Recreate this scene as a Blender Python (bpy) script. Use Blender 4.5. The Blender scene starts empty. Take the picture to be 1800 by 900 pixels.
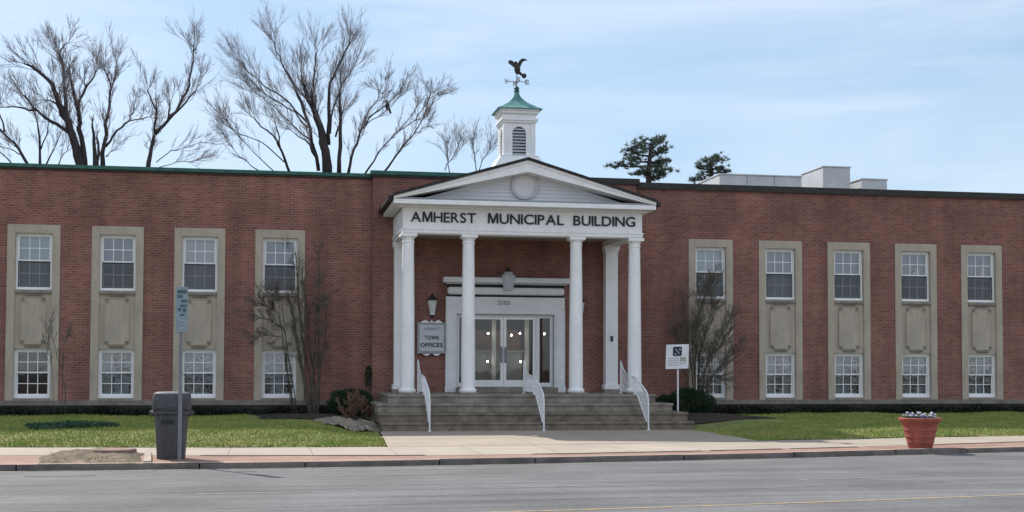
import bpy, math, random
from mathutils import Vector, Matrix
random.seed(7)
PI = math.pi
C = bpy.context.scene.collection
SC = bpy.context.scene

# ------------------------------------------------------------------ survey camera
F_PX, HZ, YAW, ROLL, PITCH, EYE = 2300.0, 650.0, .1816, .003, math.radians(2.3), 1.75
CY = HZ - F_PX * math.tan(PITCH)
FWD = Vector((math.sin(YAW) * math.cos(PITCH), math.cos(YAW) * math.cos(PITCH), math.sin(PITCH)))
R0 = Vector((math.cos(YAW), -math.sin(YAW), 0)); U0 = R0.cross(FWD)
RT = R0 * math.cos(ROLL) + U0 * math.sin(ROLL)
UP = U0 * math.cos(ROLL) - R0 * math.sin(ROLL)
def at(px, py, Y):                      # sight line through a measured point, met with the vertical plane at distance Y
    d = FWD * F_PX + RT * (px - 900) - UP * (py - CY)
    return Vector((0, 0, EYE)) + d * (Y / d.y)

# ------------------------------------------------------------------ mesh builder
class MB:
    def __init__(s): s.v = []; s.f = []
    def add(s, vs, fs):
        n = len(s.v); s.v += [tuple(v) for v in vs]; s.f += [tuple(i + n for i in f) for f in fs]
        return s
    def box(s, x0, x1, y0, y1, z0, z1):
        return s.add([(x0,y0,z0),(x1,y0,z0),(x1,y1,z0),(x0,y1,z0),(x0,y0,z1),(x1,y0,z1),(x1,y1,z1),(x0,y1,z1)],
                     [(0,3,2,1),(4,5,6,7),(0,1,5,4),(1,2,6,5),(2,3,7,6),(3,0,4,7)])
    def prism(s, pts, a0, a1, axis='y'):          # outline extruded along an axis; pts in the two other axes
        n = len(pts); vs = []
        for a in (a0, a1):
            for p, q in pts:
                vs.append((p, a, q) if axis == 'y' else (a, p, q) if axis == 'x' else (p, q, a))
        fs = [tuple(range(n))[::-1], tuple(range(n, 2*n))]
        fs += [(i, (i+1) % n, n + (i+1) % n, n + i) for i in range(n)]
        return s.add(vs, fs)
    def tube(s, pts, rads, k=6, cap=True):
        pts = [Vector(p) for p in pts]; n = len(pts)
        if not hasattr(rads, '__len__'): rads = [rads] * n
        vs = []; fs = []
        d = (pts[1] - pts[0]).normalized()
        ref = Vector((0, 0, 1)) if abs(d.z) < .9 else Vector((1, 0, 0))
        u = d.cross(ref).normalized()
        for i, p in enumerate(pts):
            d = (pts[min(i+1, n-1)] - pts[max(i-1, 0)]).normalized()
            u = (u - d * u.dot(d))
            u = u.normalized() if u.length > 1e-6 else d.orthogonal().normalized()
            w = d.cross(u)
            for j in range(k):
                t = 2 * PI * j / k
                vs.append(p + (u * math.cos(t) + w * math.sin(t)) * rads[i])
        for i in range(n - 1):
            for j in range(k):
                a = i*k + j; b = i*k + (j+1) % k
                fs.append((a, b, b + k, a + k))
        if cap: fs += [tuple(range(k))[::-1], tuple(range((n-1)*k, n*k))]
        return s.add(vs, fs)
    def lathe(s, prof, c=(0,0,0), k=24, sup=2.0, sx=1, sy=1):      # profile of (r, z); sup>2 squares the section
        vs = []; fs = []; n = len(prof)
        for r, z in prof:
            for j in range(k):
                t = 2 * PI * j / k; cx, cy = math.cos(t), math.sin(t)
                m = (abs(cx)**sup + abs(cy)**sup) ** (-1/sup)
                vs.append((c[0] + r*m*cx*sx, c[1] + r*m*cy*sy, c[2] + z))
        for i in range(n - 1):
            for j in range(k):
                a = i*k + j; b = i*k + (j+1) % k
                fs.append((a, b, b + k, a + k))
        fs += [tuple(range(k))[::-1], tuple(range((n-1)*k, n*k))]
        return s.add(vs, fs)
    def ball(s, c, rx, ry=None, rz=None, k=12, m=8):
        ry = ry or rx; rz = rz or rx
        prof = [(math.sin(PI*i/m), -math.cos(PI*i/m)) for i in range(m+1)]
        vs = []; fs = []
        for r, z in prof:
            r = max(r, .01)
            for j in range(k):
                t = 2*PI*j/k; vs.append((c[0]+rx*r*math.cos(t), c[1]+ry*r*math.sin(t), c[2]+rz*z))
        for i in range(m):
            for j in range(k):
                a = i*k+j; b = i*k+(j+1) % k
                fs.append((a, b, b+k, a+k))
        return s.add(vs, fs)
    def blade(s, p, d, w, side):                  # narrow leaf triangle
        p = Vector(p); side = Vector(side) * w * .5
        return s.add([p - side, p + side, p + Vector(d)], [(0, 1, 2)])
    def leaf(s, p, d, w, side):                   # four-cornered leaf
        p = Vector(p); d = Vector(d); side = Vector(side) * w * .5
        return s.add([p, p + d*.5 - side, p + d, p + d*.5 + side], [(0, 1, 2, 3)])

def wloc(o):
    l = Vector(o.location)
    return l + wloc(o.parent) if o.parent else l
def obj(name, mb, m, parent=None, loc=None, smooth=False, bevel=0, local=False):
    me = bpy.data.meshes.new(name)
    off = Vector(loc) if loc else (wloc(parent) if parent else Vector((0,0,0)))
    vs = mb.v if local else [(x-off.x, y-off.y, z-off.z) for x, y, z in mb.v]
    me.from_pydata(vs, [], mb.f); me.update()
    me.materials.append(m)
    o = bpy.data.objects.new(name, me); C.objects.link(o)
    if parent:
        o.parent = parent
        if loc: o.location = Vector(loc) - wloc(parent)
    elif loc: o.location = loc
    if smooth:
        me.polygons.foreach_set('use_smooth', [True]*len(me.polygons))
        if smooth == 'auto':
            me.set_sharp_from_angle(angle=math.radians(40))
    if bevel:
        b = o.modifiers.new('bevel', 'BEVEL'); b.width = bevel; b.segments = 2; b.limit_method = 'ANGLE'
    return o
def thing(name, label, cat, loc, group=None):
    o = bpy.data.objects.new(name, None); C.objects.link(o)
    o.empty_display_size = .3; o.location = loc
    return tag(o, label, cat, group)
def tag(o, label, cat, group=None, kind=None):
    o['label'] = label; o['category'] = cat
    if group: o['group'] = group
    if kind: o['kind'] = kind
    return o
def struct(name, mb, m, kind='structure', smooth=False, label=None, cat=None):
    o = obj(name, mb, m, smooth=smooth); o['kind'] = kind
    if label: o['label'] = label; o['category'] = cat
    return o
def dup(root, loc, parent=None):
    r = root.copy(); C.objects.link(r); r.location = loc
    if parent: r.parent = parent
    for ch in list(root.children):
        c = ch.copy(); C.objects.link(c); c.parent = r
        for g in ch.children:
            d = g.copy(); C.objects.link(d); d.parent = c
    return r

# ------------------------------------------------------------------ materials
def nodes(name):
    m = bpy.data.materials.new(name); m.use_nodes = True
    nt = m.node_tree
    return m, nt, nt.nodes['Principled BSDF']
def N(nt, t, **kw):
    n = nt.nodes.new(t)
    for k, v in kw.items(): setattr(n, k, v)
    return n
def pm(name, c1, c2=None, rough=.7, scale=6, bump=0, spec=.3, stretch=(1,1,1), detail=6, metal=0, fine=None, lo=.35, hi=.65, bscale=None):
    m, nt, b = nodes(name)
    c2 = c2 or tuple(x*.8 for x in c1)
    tc = N(nt, 'ShaderNodeTexCoord'); mp = N(nt, 'ShaderNodeMapping'); mp.inputs['Scale'].default_value = stretch
    nt.links.new(tc.outputs['Object'], mp.inputs['Vector'])
    no = N(nt, 'ShaderNodeTexNoise'); no.inputs['Scale'].default_value = scale; no.inputs['Detail'].default_value = detail
    no.inputs['Roughness'].default_value = .65
    nt.links.new(mp.outputs['Vector'], no.inputs['Vector'])
    cr = N(nt, 'ShaderNodeValToRGB')
    cr.color_ramp.elements[0].position = lo; cr.color_ramp.elements[0].color = (*c2, 1)
    cr.color_ramp.elements[1].position = hi; cr.color_ramp.elements[1].color = (*c1, 1)
    nt.links.new(no.outputs['Fac'], cr.inputs['Fac'])
    out = cr.outputs['Color']
    if fine:
        n2 = N(nt, 'ShaderNodeTexNoise'); n2.inputs['Scale'].default_value = fine[0]; n2.inputs['Detail'].default_value = 3
        nt.links.new(tc.outputs['Object'], n2.inputs['Vector'])
        mr = N(nt, 'ShaderNodeMapRange'); mr.inputs[1].default_value = .3; mr.inputs[2].default_value = .7
        mr.inputs[3].default_value = 1 - fine[1]; mr.inputs[4].default_value = 1 + fine[1]
        nt.links.new(n2.outputs['Fac'], mr.inputs[0])
        mx = N(nt, 'ShaderNodeVectorMath', operation='SCALE')
        nt.links.new(out, mx.inputs[0]); nt.links.new(mr.outputs[0], mx.inputs['Scale'])
        out = mx.outputs[0]
    nt.links.new(out, b.inputs['Base Color'])
    b.inputs['Roughness'].default_value = rough; b.inputs['Specular IOR Level'].default_value = spec
    b.inputs['Metallic'].default_value = metal
    if bump:
        n3 = N(nt, 'ShaderNodeTexNoise'); n3.inputs['Scale'].default_value = bscale or scale*4; n3.inputs['Detail'].default_value = 4
        nt.links.new(tc.outputs['Object'], n3.inputs['Vector'])
        bp = N(nt, 'ShaderNodeBump'); bp.inputs['Strength'].default_value = bump; bp.inputs['Distance'].default_value = .02
        nt.links.new(n3.outputs['Fac'], bp.inputs['Height']); nt.links.new(bp.outputs['Normal'], b.inputs['Normal'])
    return m
def brick_mat(name, c1, c2, cm, bw, bh, mort, flat=False, patch=.25):
    m, nt, b = nodes(name)
    tc = N(nt, 'ShaderNodeTexCoord'); sp = N(nt, 'ShaderNodeSeparateXYZ'); cb = N(nt, 'ShaderNodeCombineXYZ')
    nt.links.new(tc.outputs['Object'], sp.inputs[0])
    if flat:
        nt.links.new(sp.outputs[0], cb.inputs[0]); nt.links.new(sp.outputs[1], cb.inputs[1])
    else:
        ad = N(nt, 'ShaderNodeMath', operation='ADD')
        nt.links.new(sp.outputs[0], ad.inputs[0]); nt.links.new(sp.outputs[1], ad.inputs[1])
        nt.links.new(ad.outputs[0], cb.inputs[0]); nt.links.new(sp.outputs[2], cb.inputs[1])
    br = N(nt, 'ShaderNodeTexBrick')
    br.inputs['Scale'].default_value = 1; br.inputs['Brick Width'].default_value = bw; br.inputs['Row Height'].default_value = bh
    br.inputs['Mortar Size'].default_value = mort; br.inputs['Mortar Smooth'].default_value = .2; br.inputs['Bias'].default_value = -.1
    br.inputs['Color1'].default_value = (*c1, 1); br.inputs['Color2'].default_value = (*c2, 1); br.inputs['Mortar'].default_value = (*cm, 1)
    nt.links.new(cb.outputs[0], br.inputs['Vector'])
    no = N(nt, 'ShaderNodeTexNoise'); no.inputs['Scale'].default_value = .7; no.inputs['Detail'].default_value = 8; no.inputs['Roughness'].default_value = .7
    nt.links.new(tc.outputs['Object'], no.inputs['Vector'])
    mr = N(nt, 'ShaderNodeMapRange'); mr.inputs[1].default_value = .3; mr.inputs[2].default_value = .7
    mr.inputs[3].default_value = 1-patch; mr.inputs[4].default_value = 1+patch
    nt.links.new(no.outputs['Fac'], mr.inputs[0])
    fac = mr.outputs[0]
    if not flat:
        m2 = N(nt, 'ShaderNodeMapping'); m2.inputs['Scale'].default_value = (1.6, 1.6, .16); nt.links.new(tc.outputs['Object'], m2.inputs['Vector'])
        n2 = N(nt, 'ShaderNodeTexNoise'); n2.inputs['Scale'].default_value = 1.5; n2.inputs['Detail'].default_value = 7; nt.links.new(m2.outputs[0], n2.inputs['Vector'])
        r2 = N(nt, 'ShaderNodeMapRange'); r2.inputs[1].default_value = .32; r2.inputs[2].default_value = .62; r2.inputs[3].default_value = .84; r2.inputs[4].default_value = 1.05
        nt.links.new(n2.outputs['Fac'], r2.inputs[0])
        mm_ = N(nt, 'ShaderNodeMath', operation='MULTIPLY'); nt.links.new(fac, mm_.inputs[0]); nt.links.new(r2.outputs[0], mm_.inputs[1]); fac = mm_.outputs[0]
    mx = N(nt, 'ShaderNodeVectorMath', operation='SCALE')
    nt.links.new(br.outputs['Color'], mx.inputs[0]); nt.links.new(fac, mx.inputs['Scale'])
    nt.links.new(mx.outputs[0], b.inputs['Base Color'])
    b.inputs['Roughness'].default_value = .85; b.inputs['Specular IOR Level'].default_value = .2
    bp = N(nt, 'ShaderNodeBump'); bp.inputs['Strength'].default_value = .4; bp.inputs['Distance'].default_value = .01; bp.invert = True
    nt.links.new(br.outputs['Fac'], bp.inputs['Height']); nt.links.new(bp.outputs['Normal'], b.inputs['Normal'])
    return m
def glass_mat(name, tint, refl, extra=.04):
    m = bpy.data.materials.new(name); m.use_nodes = True; nt = m.node_tree
    for n in list(nt.nodes): nt.nodes.remove(n)
    o = N(nt, 'ShaderNodeOutputMaterial'); mix = N(nt, 'ShaderNodeMixShader')
    tr = N(nt, 'ShaderNodeBsdfTransparent'); tr.inputs[0].default_value = (*tint, 1)
    gl = N(nt, 'ShaderNodeBsdfGlossy'); gl.inputs['Roughness'].default_value = .03; gl.inputs[0].default_value = (1,1,1,1)
    tc = N(nt, 'ShaderNodeTexCoord'); no = N(nt, 'ShaderNodeTexNoise'); no.inputs['Scale'].default_value = 1.3
    nt.links.new(tc.outputs['Object'], no.inputs['Vector'])
    bp = N(nt, 'ShaderNodeBump'); bp.inputs['Strength'].default_value = .12; bp.inputs['Distance'].default_value = .03
    nt.links.new(no.outputs['Fac'], bp.inputs['Height']); nt.links.new(bp.outputs['Normal'], gl.inputs['Normal'])
    fr = N(nt, 'ShaderNodeFresnel'); fr.inputs[0].default_value = 1.5
    ma = N(nt, 'ShaderNodeMath', operation='MULTIPLY_ADD'); ma.inputs[1].default_value = refl; ma.inputs[2].default_value = extra
    nt.links.new(fr.outputs[0], ma.inputs[0]); nt.links.new(ma.outputs[0], mix.inputs[0])
    nt.links.new(tr.outputs[0], mix.inputs[1]); nt.links.new(gl.outputs[0], mix.inputs[2]); nt.links.new(mix.outputs[0], o.inputs[0])
    return m
def screen_mat(name, col, cover):
    m = bpy.data.materials.new(name); m.use_nodes = True; nt = m.node_tree
    for n in list(nt.nodes): nt.nodes.remove(n)
    o = N(nt, 'ShaderNodeOutputMaterial'); mix = N(nt, 'ShaderNodeMixShader'); mix.inputs[0].default_value = cover
    tr = N(nt, 'ShaderNodeBsdfTransparent'); df = N(nt, 'ShaderNodeBsdfDiffuse'); df.inputs[0].default_value = (*col, 1)
    nt.links.new(tr.outputs[0], mix.inputs[1]); nt.links.new(df.outputs[0], mix.inputs[2]); nt.links.new(mix.outputs[0], o.inputs[0])
    return m
def emit_mat(name, col, s):
    m, nt, b = nodes(name); b.inputs['Emission Color'].default_value = (*col, 1); b.inputs['Emission Strength'].default_value = s
    return m
def leaf_mat(name, c1, c2, scale=9, trans=.25):
    m = pm(name, c1, c2, rough=.75, scale=scale, spec=.2, detail=3, fine=(60, .3))
    return m

M = {}
M['brick'] = brick_mat('red_brick', (.265,.10,.076), (.17,.066,.052), (.23,.18,.155), .215, .072, .009)
M['stone'] = pm('tan_limestone', (.43,.37,.30), (.31,.265,.215), rough=.85, scale=3.2, bump=.1, stretch=(1,1,.3), detail=9, lo=.28, hi=.6, fine=(30,.08))
M['sill'] = pm('weathered_stone', (.24,.215,.18), (.16,.145,.12), rough=.9, scale=3, bump=.1)  # plain darker tone for sills, base course, bars and rosettes
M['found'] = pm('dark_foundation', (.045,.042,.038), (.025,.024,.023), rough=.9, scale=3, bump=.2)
M['white'] = pm('white_paint', (.81,.81,.81), (.70,.70,.695), rough=.55, scale=2.6, spec=.3, stretch=(1,1,.3), detail=9, lo=.25, hi=.55, fine=(14,.04))
M['white_trim'] = pm('grey_white_trim', (.74,.745,.75), (.65,.655,.66), rough=.55, scale=2, spec=.3, fine=(14,.04))
M['siding'] = pm('siding_paint', (.74,.755,.775), (.66,.675,.70), rough=.55, scale=1, spec=.3, stretch=(.4,1,6))
M['soffit'] = pm('soffit_paint', (.42,.36,.28), (.34,.29,.23), rough=.7, scale=2)
M['copper'] = pm('green_copper', (.045,.15,.115), (.022,.085,.07), rough=.6, scale=4, fine=(20,.2))
M['verdigris'] = pm('verdigris', (.16,.34,.32), (.07,.19,.18), rough=.55, scale=4, fine=(12,.15))
M['dark_metal'] = pm('dark_bronze', (.035,.031,.028), (.02,.018,.017), rough=.5, scale=5)  # colours the painted shadow gaps in the door cornice
M['shingle'] = brick_mat('roof_shingles', (.045,.043,.042), (.028,.027,.027), (.012,.012,.012), .3, .12, .012, flat=True)
M['membrane'] = pm('roof_membrane', (.25,.24,.23), (.18,.17,.16), rough=.9, scale=1)
M['room'] = pm('room_wall', (.16,.145,.125), (.12,.11,.095), rough=.9, scale=.6)
M['blind'] = pm('pale_blind', (.46,.52,.57), (.38,.44,.49), rough=.8, scale=1, stretch=(1,1,30))
M['blind_blue'] = pm('blue_grey_blind', (.20,.27,.36), (.14,.20,.28), rough=.8, scale=2)  # blue-grey sheets that paint reflected sky behind the panes
M['curtain'] = pm('grey_curtain', (.5,.49,.47), (.25,.25,.25), rough=.9, scale=3, stretch=(8,1,.3))
M['clutter'] = pm('room_contents', (.5,.46,.42), (.06,.055,.05), rough=.9, scale=7, lo=.46, hi=.54)  # pale mottle painted in for pane reflections, along with room clutter
M['glass'] = glass_mat('window_glass', (.82,.87,.9), 1.4, .06)
M['door_glass'] = glass_mat('door_glass', (.8,.82,.82), 1.1, .02)
def pane_reflection_mat():  # pale net pattern that paints mottled reflections into the lower panes
    m = screen_mat('lace', (.62,.62,.60), .5); nt = m.node_tree
    mix = [n for n in nt.nodes if n.type == 'MIX_SHADER'][0]
    tc = N(nt, 'ShaderNodeTexCoord'); vo = N(nt, 'ShaderNodeTexVoronoi'); vo.feature = 'DISTANCE_TO_EDGE'; vo.inputs['Scale'].default_value = 7.5
    nt.links.new(tc.outputs['Object'], vo.inputs['Vector'])
    no = N(nt, 'ShaderNodeTexNoise'); no.inputs['Scale'].default_value = 3.0; no.inputs['Detail'].default_value = 5; nt.links.new(tc.outputs['Object'], no.inputs['Vector'])
    mr = N(nt, 'ShaderNodeMapRange'); mr.inputs[1].default_value = .16; mr.inputs[2].default_value = .02; mr.inputs[3].default_value = .06; mr.inputs[4].default_value = .95
    nt.links.new(vo.outputs['Distance'], mr.inputs[0])
    m2 = N(nt, 'ShaderNodeMapRange'); m2.inputs[1].default_value = .4; m2.inputs[2].default_value = .62; m2.inputs[3].default_value = .35; m2.inputs[4].default_value = 1
    nt.links.new(no.outputs['Fac'], m2.inputs[0])
    mu = N(nt, 'ShaderNodeMath', operation='MULTIPLY'); nt.links.new(mr.outputs[0], mu.inputs[0]); nt.links.new(m2.outputs[0], mu.inputs[1]); nt.links.new(mu.outputs[0], mix.inputs[0])
    return m
M['lace'] = pane_reflection_mat()
M['screen'] = screen_mat('insect_screen', (.10,.115,.13), .5)
M['granite'] = pm('step_stone', (.30,.268,.225), (.145,.128,.108), rough=.85, scale=2.2, bump=.12, fine=(22,.12))
M['granite2'] = pm('step_stone_worn', (.245,.20,.155), (.115,.095,.076), rough=.85, scale=3, fine=(22,.12))
M['black_letter'] = pm('black_letters', (.018,.018,.022), (.012,.012,.015), rough=.4, scale=5)
M['rail'] = pm('white_iron', (.8,.81,.83), (.72,.73,.75), rough=.4, scale=5)
M['wood'] = pm('brown_wood', (.24,.115,.06), (.13,.06,.03), rough=.45, scale=3, stretch=(1,1,6))
M['plaster'] = pm('plaster', (.36,.37,.36), (.24,.245,.24), rough=.9, scale=1)
M['lampglow'] = emit_mat('lamp_glow', (1,.88,.70), 45)
M['frost'] = pm('frosted_glass', (.62,.66,.64), (.4,.44,.42), rough=.25, scale=6, spec=.5)
M['iron'] = pm('wrought_iron', (.03,.032,.034), (.018,.019,.02), rough=.5, scale=8)
M['sign_grey'] = pm('sign_face', (.55,.57,.60), (.48,.50,.53), rough=.5, scale=4)
M['sign_white'] = pm('sign_white', (.74,.74,.76), (.66,.66,.69), rough=.45, scale=4)
M['sign_blue'] = pm('sign_blue', (.02,.025,.07), (.012,.015,.045), rough=.4, scale=8)
M['mark'] = pm('faded_marks', (.36,.37,.40), (.26,.27,.3), rough=.6, scale=20)
M['mark_green'] = pm('faded_green', (.36,.42,.34), (.3,.36,.3), rough=.6, scale=20)
M['teal'] = pm('teal_sign', (.25,.32,.35), (.18,.235,.26), rough=.45, scale=7)
M['teal_dark'] = pm('teal_dark', (.08,.125,.145), (.05,.085,.1), rough=.5, scale=9)
M['steel'] = pm('galvanised_steel', (.30,.31,.33), (.22,.23,.245), rough=.45, scale=6, metal=.3)
M['can'] = pm('grey_plastic', (.07,.074,.083), (.042,.044,.05), rough=.55, scale=4, spec=.35, stretch=(1,1,.35), detail=9, lo=.3, hi=.6, fine=(25,.15))
M['terracotta'] = pm('terracotta', (.36,.10,.07), (.21,.06,.047), rough=.8, scale=4, bump=.08, stretch=(1,1,.5), detail=9, fine=(25,.15))
M['soil'] = pm('soil', (.10,.075,.05), (.05,.037,.026), rough=.95, scale=8, bump=.5, fine=(40,.25))
M['dirt'] = pm('dry_dirt', (.185,.135,.095), (.055,.042,.028), rough=.95, scale=3, bump=.6, fine=(28,.25))
M['mulch'] = pm('mulch', (.06,.045,.033), (.028,.021,.016), rough=.95, scale=7, bump=.6, fine=(40,.35))
M['rubble'] = pm('stony_dirt', (.36,.30,.235), (.13,.105,.08), rough=.95, scale=7, bump=.7, fine=(24,.25))
M['rock'] = pm('fieldstone', (.33,.28,.22), (.2,.165,.13), rough=.9, scale=3, bump=.4, fine=(20,.2))
M['rock_red'] = pm('reddish_stone', (.3,.2,.16), (.17,.115,.1), rough=.9, scale=3, bump=.3)
M['kerb'] = pm('kerb_stone', (.17,.145,.135), (.09,.078,.074), rough=.85, scale=2, stretch=(1,1,1), bump=.1, fine=(18,.12))  # shade of the kerb face is put into this dark colour
M['joint'] = pm('dark_joint', (.07,.055,.045), (.045,.036,.03), rough=.95, scale=6)
M['bark'] = pm('bark', (.058,.05,.049), (.03,.026,.026), rough=.95, scale=3, bump=.5, stretch=(1,1,.3), fine=(14,.25))
M['twig'] = pm('twigs', (.30,.265,.27), (.19,.165,.175), rough=.9, scale=2)
M['shrub_bark'] = pm('shrub_bark', (.10,.085,.068), (.055,.046,.038), rough=.95, scale=6, bump=.3)
M['shrub_twig'] = pm('shrub_twigs', (.16,.135,.11), (.10,.085,.07), rough=.9, scale=3)
M['dry_twig'] = pm('dry_leaves', (.26,.155,.10), (.14,.085,.06), rough=.9, scale=8)
M['needles'] = leaf_mat('pine_needles', (.13,.16,.11), (.06,.09,.07), 1.2)
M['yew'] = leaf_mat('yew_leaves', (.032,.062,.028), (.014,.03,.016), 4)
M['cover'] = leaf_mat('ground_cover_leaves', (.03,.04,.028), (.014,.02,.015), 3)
M['vinca'] = leaf_mat('blue_green_leaves', (.07,.13,.075), (.035,.075,.05), 3)
M['grass'] = pm('grass_blades', (.345,.325,.095), (.16,.235,.045), rough=.75, scale=1.1, spec=.2, detail=7, fine=(60,.3), lo=.36, hi=.68)
M['lawn'] = pm('lawn_soil', (.23,.215,.085), (.115,.15,.045), rough=.95, scale=1.3, bump=.5, fine=(45,.35))
M['petal_white'] = pm('white_petals', (.7,.7,.74), (.55,.55,.65), rough=.7, scale=30)
M['petal_violet'] = pm('violet_petals', (.22,.17,.42), (.13,.1,.3), rough=.7, scale=30)
M['hvac'] = pm('painted_sheet', (.5,.51,.52), (.42,.43,.44), rough=.5, scale=1.5, fine=(9,.05))
M['eagle'] = pm('dark_copper', (.045,.032,.03), (.025,.02,.02), rough=.45, scale=9)
M['crow'] = pm('black_feathers', (.012,.012,.014), (.008,.008,.01), rough=.6, scale=9)
M['yellow_paint'] = pm('worn_yellow', (.42,.29,.13), (.21,.19,.16), rough=.85, scale=7, lo=.36, hi=.66)
M['white_worn'] = pm('worn_white', (.26,.258,.258), (.19,.187,.185), rough=.9, scale=7, lo=.4, hi=.62)

def road_mat():
    m, nt, b = nodes('asphalt')
    tc = N(nt, 'ShaderNodeTexCoord'); mp = N(nt, 'ShaderNodeMapping'); mp.inputs['Scale'].default_value = (.06, 1.3, 1); mp.inputs['Rotation'].default_value = (0,0,-.05)
    nt.links.new(tc.outputs['Object'], mp.inputs['Vector'])
    a = N(nt, 'ShaderNodeTexNoise'); a.inputs['Scale'].default_value = 1.4; a.inputs['Detail'].default_value = 7; a.inputs['Roughness'].default_value = .7
    nt.links.new(mp.outputs[0], a.inputs['Vector'])
    cr = N(nt, 'ShaderNodeValToRGB'); cr.color_ramp.elements[0].position = .3; cr.color_ramp.elements[0].color = (.105,.102,.104,1)
    cr.color_ramp.elements[1].position = .68; cr.color_ramp.elements[1].color = (.19,.184,.185,1)
    nt.links.new(a.outputs['Fac'], cr.inputs[0])
    g = N(nt, 'ShaderNodeTexNoise'); g.inputs['Scale'].default_value = 11; g.inputs['Detail'].default_value = 9; g.inputs['Roughness'].default_value = .85
    nt.links.new(tc.outputs['Object'], g.inputs['Vector'])
    mr = N(nt, 'ShaderNodeMapRange'); mr.inputs[1].default_value = .3; mr.inputs[2].default_value = .7; mr.inputs[3].default_value = .70; mr.inputs[4].default_value = 1.28
    nt.links.new(g.outputs['Fac'], mr.inputs[0])
    p = N(nt, 'ShaderNodeTexNoise'); p.inputs['Scale'].default_value = .45; p.inputs['Detail'].default_value = 5
    nt.links.new(tc.outputs['Object'], p.inputs['Vector'])
    mr2 = N(nt, 'ShaderNodeMapRange'); mr2.inputs[1].default_value = .35; mr2.inputs[2].default_value = .65; mr2.inputs[3].default_value = .80; mr2.inputs[4].default_value = 1.1
    nt.links.new(p.outputs['Fac'], mr2.inputs[0])
    mu = N(nt, 'ShaderNodeMath', operation='MULTIPLY'); nt.links.new(mr.outputs[0], mu.inputs[0]); nt.links.new(mr2.outputs[0], mu.inputs[1])
    sc = N(nt, 'ShaderNodeVectorMath', operation='SCALE'); nt.links.new(cr.outputs[0], sc.inputs[0]); nt.links.new(mu.outputs[0], sc.inputs['Scale'])
    nt.links.new(sc.outputs[0], b.inputs['Base Color']); b.inputs['Roughness'].default_value = .9; b.inputs['Specular IOR Level'].default_value = .2
    bp = N(nt, 'ShaderNodeBump'); bp.inputs['Strength'].default_value = .3; bp.inputs['Distance'].default_value = .01
    nt.links.new(g.outputs['Fac'], bp.inputs['Height']); nt.links.new(bp.outputs[0], b.inputs['Normal'])
    return m
M['road'] = road_mat()
M['grit'] = pm('gutter_grit', (.26,.24,.215), (.15,.14,.13), rough=.95, scale=2.5, fine=(20,.25), bump=.3)
M['tar'] = pm('tar_stain', (.06,.058,.058), (.17,.165,.163), rough=.8, scale=3, stretch=(.5,3,1), lo=.4, hi=.6)  # also colours the painted sign shadow on the road
M['concrete'] = brick_mat('pavement_concrete', (.37,.315,.262), (.335,.285,.235), (.22,.185,.15), 1.6, 40, .012, flat=True, patch=.14)
M['apron'] = brick_mat('walk_concrete', (.36,.295,.24), (.335,.275,.22), (.24,.195,.16), 1.9, 1.9, .012, flat=True, patch=.12)
M['paver'] = brick_mat('clay_pavers', (.34,.195,.15), (.235,.135,.105), (.27,.21,.175), .2, .1, .008, flat=True, patch=.2)

# ------------------------------------------------------------------ world, sun, camera
SUN = Vector((-.55, .93, 1.0)).normalized()
el = math.asin(SUN.z); az = math.atan2(SUN.x, SUN.y)
w = bpy.data.worlds.new('World'); SC.world = w; w.use_nodes = True
nt = w.node_tree; bg = nt.nodes['Background']
sky = N(nt, 'ShaderNodeTexSky'); sky.sky_type = 'NISHITA'; sky.sun_disc = False
sky.sun_elevation = el; sky.sun_rotation = az; sky.air_density = 1.0; sky.dust_density = .8; sky.ozone_density = 1.2
tc = N(nt, 'ShaderNodeTexCoord'); mp = N(nt, 'ShaderNodeMapping'); mp.inputs['Scale'].default_value = (1.0, 1.0, 7.0); mp.inputs['Rotation'].default_value = (.06, .1, .3)
nt.links.new(tc.outputs['Generated'], mp.inputs['Vector'])
cn = N(nt, 'ShaderNodeTexNoise'); cn.inputs['Scale'].default_value = 2.1; cn.inputs['Detail'].default_value = 9; cn.inputs['Roughness'].default_value = .58; cn.inputs['Distortion'].default_value = .5
nt.links.new(mp.outputs[0], cn.inputs['Vector'])
cr = N(nt, 'ShaderNodeValToRGB'); cr.color_ramp.elements[0].position = .42; cr.color_ramp.elements[0].color = (0,0,0,1)
cr.color_ramp.elements[1].position = .78; cr.color_ramp.elements[1].color = (.55,.55,.55,1)
nt.links.new(cn.outputs['Fac'], cr.inputs[0])
mxw = N(nt, 'ShaderNodeMixRGB'); mxw.inputs[2].default_value = (8.2, 8.8, 9.4, 1)
hz = N(nt, 'ShaderNodeMixRGB'); hz.inputs[0].default_value = .5; hz.inputs[2].default_value = (4.4, 6.3, 8.6, 1)      # thin high haze
nt.links.new(sky.outputs[0], hz.inputs[1])
nt.links.new(cr.outputs[0], mxw.inputs[0]); nt.links.new(hz.outputs[0], mxw.inputs[1])
sxy = N(nt, 'ShaderNodeSeparateXYZ'); nt.links.new(tc.outputs['Generated'], sxy.inputs[0])
bk = N(nt, 'ShaderNodeMapRange'); bk.interpolation_type = 'SMOOTHSTEP'; bk.inputs[1].default_value = .15; bk.inputs[2].default_value = -.5; bk.inputs[3].default_value = 0; bk.inputs[4].default_value = .5
nt.links.new(sxy.outputs[1], bk.inputs[0])
c2 = N(nt, 'ShaderNodeTexNoise'); c2.inputs['Scale'].default_value = 3.2; c2.inputs['Detail'].default_value = 8; nt.links.new(tc.outputs['Generated'], c2.inputs['Vector'])
c2r = N(nt, 'ShaderNodeMapRange'); c2r.inputs[1].default_value = .35; c2r.inputs[2].default_value = .6; c2r.inputs[3].default_value = .45; c2r.inputs[4].default_value = 1
nt.links.new(c2.outputs['Fac'], c2r.inputs[0])
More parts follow.
